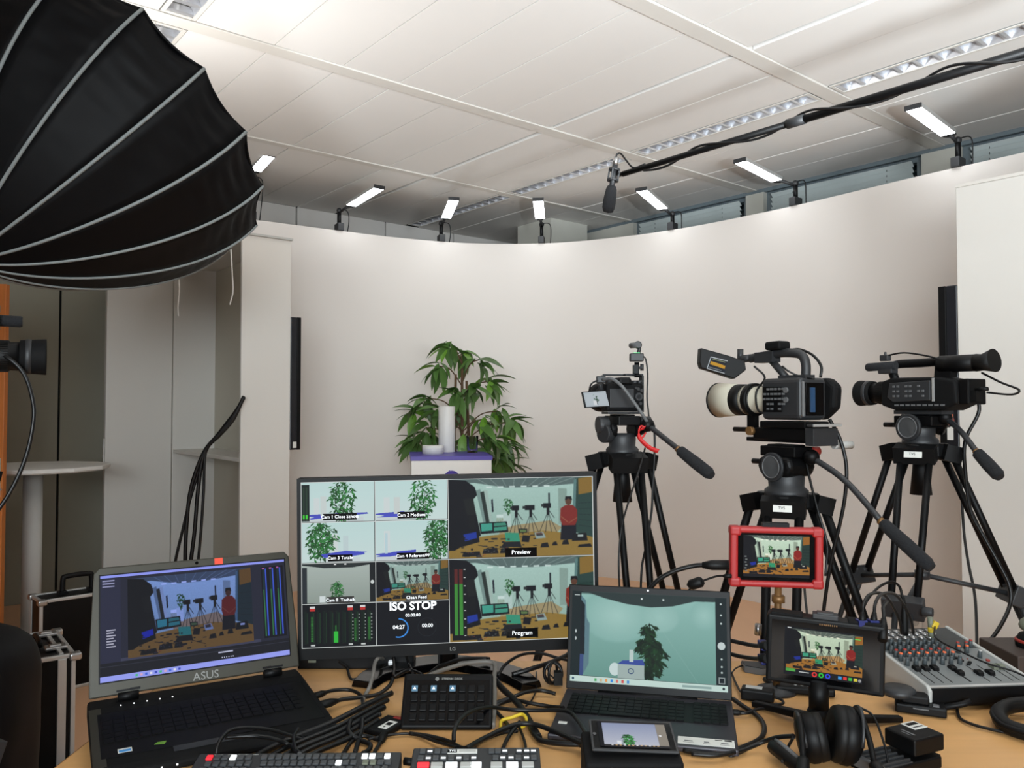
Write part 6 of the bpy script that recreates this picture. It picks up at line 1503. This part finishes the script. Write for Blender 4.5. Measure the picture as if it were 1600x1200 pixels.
cable('black cable dropping from the black hub to monitor foot', [(530, 1034, .02), (542, 1044, .01), (547, 1059, .006), (556, 1061, .006), (580, 1052, .012), (615, 1040, .02)], .0034)
cable('grey cable loop in front of the monitor foot', [(600, 1030, .02), (592, 1028, .045), (586, 1036, .04), (583, 1052, .03), (578, 1072, .02), (572, 1084, .012), (566, 1095, .01)], .0048, 'cable_grey')
cable('black cable hanging below the monitor left of its neck', [(615, 1028, .03), (616, 1045, .02), (617, 1056, .02), (640, 1047, .022), (660, 1054, .02)], .0038)
cable('black cable hanging from the monitor beside its neck', [(634, 1022, .05), (640, 1040, .02), (645, 1052, .02)], .0036)
cable('upper black cable sweeping behind the key pad', [(672, 1052, .02), (690, 1040, .03), (720, 1030, .035), (755, 1029, .03), (765, 1030, .03)], .0052)
cable('thick grey cable sweeping behind the key pad', [(668, 1056, .03), (695, 1046, .035), (730, 1036, .04), (765, 1034, .04), (774, 1042, .035), (772, 1058, .03), (773, 1085, .016), (772, 1110, .008), (770, 1135, .006)], .0056, 'cable_grey')
cable('black cable arching high right of the key pad', [(778, 1056, .03), (790, 1038, .045), (815, 1023, .05), (845, 1021, .045), (875, 1029, .03), (900, 1034, .02)], .0038)
cable('glossy black cable rising to the slim laptop', [(800, 1054, .02), (830, 1045, .03), (860, 1035, .03), (886, 1024, .03), (905, 1016, .03)], .006)
cable('thin black wire above the glossy cable', [(845, 1038, .03), (870, 1030, .03), (890, 1018, .03), (905, 1008, .03)], .002)
cable('thick black cable bundle crossing down toward the slim laptop', [(772, 1060, .02), (785, 1076, .018), (800, 1090, .016), (812, 1103, .012), (822, 1118, .01), (832, 1135, .008), (842, 1152, .006)], .0072)
cable('black cable arched between key pad and laptop corner', [(774, 1098, .008), (800, 1090, .014), (820, 1082, .018), (845, 1079, .014), (868, 1084, .01)], .0046)
cable('black cable below the arched one', [(775, 1102, .006), (800, 1094, .008), (830, 1099, .008), (860, 1104, .006), (880, 1106, .02)], .0046)
cable('thin black cable loop reaching up to the monitor foot', [(838, 1050, .006), (838, 1075, .006), (832, 1092, .006), (822, 1103, .006)], .002)
cable('long black cable arching over key pad corner to the phone', [(709, 1158, .045), (710, 1142, .055), (718, 1126, .06), (735, 1112, .055), (765, 1105, .04), (800, 1109, .02), (840, 1110, .02), (885, 1111, .03), (902, 1125, .03), (915, 1145, .05), (922, 1158, .05)], .0042)
cable('black cable from key pad to phone box plug', [(772, 1108, .006), (790, 1128, .006), (800, 1142, .008), (807, 1142, .008), (785, 1145, .006), (750, 1158, .006), (738, 1172, .008)], .004)
cable('black cable curving from the switcher to the phone', [(728, 1170, .03), (760, 1152, .02), (800, 1134, .02), (830, 1131, .02), (865, 1142, .02), (900, 1158, .02), (922, 1166, .02)], .0052, plugs=[(1, .04, .0085)])
cable('black cable with white collar, right of the switchers', [(826, 1122, .01), (829, 1138, .008), (837, 1150, .008), (848, 1158, .008), (880, 1162, .012), (918, 1163, .016)], .0055, plugs=[(1, .04, .008)])
cable('black cable dropping at the right side of the key pad', [(772, 1062, .02), (773, 1090, .01), (770, 1115, .006), (772, 1135, .006)], .0034)
cable('thin black cable dropping behind the compact switcher', [(808, 1130, .01), (815, 1145, .008), (820, 1160, .008), (822, 1172, .008)], .003)
cable('short black cable into the back of compact switcher', [(812, 1128, .02), (798, 1146, .012), (790, 1160, .01), (786, 1170, .02)], .0042)
cable('yellow patch cable curl right of the key pad', [(782, 1138, .006), (784, 1126, .01), (800, 1121, .016), (815, 1116, .02), (822, 1122, .018), (821, 1132, .01), (812, 1138, .006)], .0036, 'yellow', plugs=())
cable('black cable looping over the long switcher panel', [(338, 1178, .05), (342, 1160, .065), (358, 1142, .07), (385, 1137, .065), (420, 1140, .05), (450, 1148, .03), (475, 1156, .014)], .0036)
cable('second black cable looping over the long switcher panel', [(352, 1152, .05), (395, 1150, .05), (430, 1155, .035), (455, 1166, .02), (468, 1178, .045)], .0042)
cable('thin black loop standing up from the bundle', [(462, 1172, .045), (459, 1152, .05), (466, 1138, .05)], .003)
cable('crooked black cable below the flat drive', [(596, 1158, .004), (570, 1150, .008), (552, 1156, .006), (540, 1172, .006), (530, 1188, .02)], .0042)
cable('black cable zigzag between bundle and long switcher', [(548, 1124, .03), (545, 1142, .02), (560, 1155, .008), (578, 1163, .006), (576, 1172, .006), (566, 1178, .01)], .0048)
cable('black vertical cable through the bundle', [(566, 1122, .03), (565, 1140, .014), (560, 1158, .008), (554, 1178, .02)], .0048)
cable('thin brown-grey cable loop beside the bundle', [(514, 1140, .012), (516, 1150, .006), (524, 1156, .006), (536, 1154, .006), (542, 1148, .008)], .0032, 'cable_grey')
cable('short lead from the flat drive to long switcher', [(597, 1154, .008), (592, 1164, .006), (585, 1176, .006), (582, 1186, .02)], .004, plugs=[(0, .03, .008)])
cable('black cable between key pad foot and compact switcher', [(640, 1146, .006), (670, 1150, .006), (700, 1158, .006), (720, 1168, .02), (745, 1172, .03)], .0042)
cable('thin black cable along the back of compact switcher', [(575, 1155, .008), (620, 1147, .006), (650, 1148, .006), (685, 1160, .01), (715, 1168, .03)], .003)
# coiled leads left of the slim laptop
p = dk(864, 1070); t = thing('coiled_lead', 'coiled black lead standing left of the slim laptop', 'cable', loc=p)
for k, (rx, rz_, a_) in enumerate(((.022, .026, .3), (.02, .025, 1.0), (.023, .024, -.4))):
    MB().tube([(rx*math.cos(q)*math.cos(a_), rx*math.cos(q)*math.sin(a_), .0285+rz_*math.sin(q)) for q in [2*math.pi*i/28 for i in range(29)]], .0035, 8).build('turn', 'cable_black', t)
m = MB(); m.box((.012, -.01, .02), (.02, .02, .03)); m.build('strap', 'rubber', t)
cable('thin wire hanging above the coiled lead', [(855, 1040, .03), (858, 1052, .02), (866, 1060, .02)], .002)
# right of the slim laptop
cable('upper plug lead from slim laptop to recorder', [at(1142, 1001, 1.82), at(1160, 1005, 1.8), at(1180, 1009, 1.76), at(1194, 1009, 1.72)], .0048, plugs=[(1, .035, .0095)])
cable('lower plug lead from slim laptop to recorder', [at(1142, 1022, 1.82), at(1158, 1026, 1.8), at(1178, 1029, 1.76), at(1193, 1029, 1.72)], .0048, plugs=[(1, .035, .0095)])
cable('thin wire from laptop side to small adapter', [(1143, 1052, .02), (1150, 1044, .015), (1162, 1040, .01), (1172, 1044, .012)], .002)
cable('black lead from slim laptop to power adapter', [(1144, 1054, .012), (1150, 1068, .008), (1157, 1080, .008), (1166, 1086, .012)], .0028)
cable('black cable with plug at the slim laptop right side', [(1148, 1113, .01), (1168, 1114, .01), (1185, 1108, .008), (1205, 1106, .006), (1213, 1100, .006)], .0036, plugs=[(0, .04, .0065)])
cable('black cable curving around the slim laptop front', [(1145, 1092, .01), (1165, 1106, .008), (1183, 1118, .006), (1194, 1134, .006), (1190, 1152, .006), (1170, 1164, .006), (1140, 1174, .006), (1105, 1179, .006), (1068, 1172, .008)], .0052)
cable('headphone cable running left along the desk', [(1240, 1150, .06), (1215, 1152, .04), (1190, 1160, .02), (1160, 1172, .012), (1120, 1180, .014), (1080, 1178, .014)], .0042)
cable('thin crinkled wire in front of the slim laptop', [(1130, 1176, .004), (1142, 1182, .004), (1155, 1178, .004), (1166, 1172, .004), (1164, 1166, .004)], .0018)
cable('thin lead between headphones and cable clip', [(1240, 1152, .06), (1232, 1166, .04), (1228, 1180, .02), (1222, 1190, .022)], .0028)
cable('black cable on the desk from mixer to headset', [(1495, 1106, .006), (1500, 1122, .006), (1520, 1132, .006), (1550, 1140, .006), (1580, 1146, .006), (1610, 1152, .006)], .0034)
# recorder top leads
for k, (px, lab) in enumerate(((1347, 'left arched lead plugged into the recorder top'), (1365, 'right arched lead plugged into the recorder top'))):
    cable(lab, [at(px, 972, 1.645), at(px+1, 958, 1.645), at(px+3, 942, 1.66), at(px+12, 929, 1.7), at(px+30, 927, 1.76), at(px+44, 940, 1.82), at(px+58, 968, 1.86), at(px+62, 990, 1.88)], .0034, plugs=[(0, .04, .007)], cat='cable')
cable('black plug and lead at the recorder right corner', [at(1380, 984, 1.63), at(1381, 962, 1.65), at(1380, 948, 1.68), at(1386, 940, 1.74)], .0038, plugs=[(0, .05, .0085)])
cable('thick black HDMI lead entering the red-cased monitor', [at(1118, 883, 1.855), at(1104, 883, 1.86), at(1085, 884, 1.87), at(1055, 892, 1.88), at(1030, 905, 1.89), at(1012, 925, 1.9), at(1005, 945, 1.91)], .0055, plugs=[(0, .06, .0115)])
t = cable('thin power lead with ferrite lump at the red monitor', [at(1136, 900, 1.85), at(1122, 900, 1.86), at(1105, 905, 1.87), at(1088, 912, 1.88), at(1072, 926, 1.89)], .0024, plugs=[(0, .02, .005)])
e = Vector(t.location); m = MB(Matrix.Translation(-e)); m.tube([at(1098, 907.5, 1.873), at(1095, 909, 1.875), at(1080, 914, 1.885), at(1077, 917, 1.887)], [.008, .0125, .0125, .008], 12); m.build('ferrite', 'rubber', t)
# cables on the tripods and at the cabinets
cable('long thin cable falling beside the left tripod', [at(1022, 664, 2.5), at(1023, 700, 2.5), at(1020, 760, 2.5), at(1018, 800, 2.5), at(1010, 850, 2.5), at(1003, 885, 2.5), at(1001, 925, 2.48)], .0035)
cable('second thin cable crossing the left tripod legs', [at(1008, 700, 2.5), at(1000, 730, 2.46), at(985, 775, 2.4), at(972, 820, 2.36), at(967, 870, 2.34), at(968, 925, 2.33)], .003)
cable('black cable arc falling from the white-lens camera', [at(1296, 655, 2.3), at(1312, 685, 2.28), at(1322, 725, 2.27), at(1321, 770, 2.27), at(1313, 815, 2.28), at(1300, 870, 2.3), at(1290, 930, 2.32), at(1284, 985, 2.33)], .0055)
cable('thin black cable down the middle tripod', [at(1259, 720, 2.3), at(1268, 760, 2.27), at(1280, 805, 2.24), at(1292, 850, 2.22), at(1290, 900, 2.2)], .0038)
cable('thin cable falling behind the red-cased monitor', [at(1252, 740, 2.4), at(1250, 790, 2.3), at(1254, 860, 2.15), at(1257, 920, 2.05), at(1262, 968, 1.96)], .003)
cable('black cable from camcorder down the right tripod leg', [at(1516, 606, 2.42), at(1530, 640, 2.42), at(1508, 690, 2.42), at(1509, 745, 2.4), at(1517, 800, 2.36), at(1535, 835, 2.33), at(1560, 880, 2.3), at(1577, 915, 2.28), at(1578, 945, 2.27), at(1562, 980, 2.24), at(1538, 1012, 2.2)], .0055)
cable('thin twisted cable hanging from the right television', [at(1499, 702, 3.7), at(1502, 760, 3.66), at(1506, 830, 3.6), at(1513, 880, 3.5), at(1523, 930, 3.4), at(1526, 985, 3.3), at(1526, 1040, 3.2)], .006)
for k, (nm, e_) in enumerate((('leftmost', [(322, 705), (300, 770), (285, 830), (272, 890), (268, 960)]), ('second', [(318, 708), (298, 765), (291, 830), (289, 890), (288, 960)]), ('third', [(320, 706), (310, 760), (304, 830), (297, 890), (294, 960)]), ('rightmost', [(322, 704), (318, 770), (314, 830), (309, 890), (307, 960)]))):
    s0 = [(381, 622-k), (366, 645+3*k), (343, 675+2*k)]
    cable('%s black cable hanging out of the white open cabinet' % nm, [at(x, y, 4.78) for x, y in s0+e_], .012 if k in (1, 2) else .009)
cable('thin white wire hanging under the softbox, left', [at(278, 420, 4.7), at(280, 450, 4.7), at(278, 480, 4.7), at(279, 494, 4.7)], .004, 'white_plastic')
cable('thin white wire hanging under the softbox, right', [at(361, 390, 4.7), at(363, 430, 4.7), at(364, 455, 4.7), at(359, 476, 4.7)], .004, 'white_plastic')
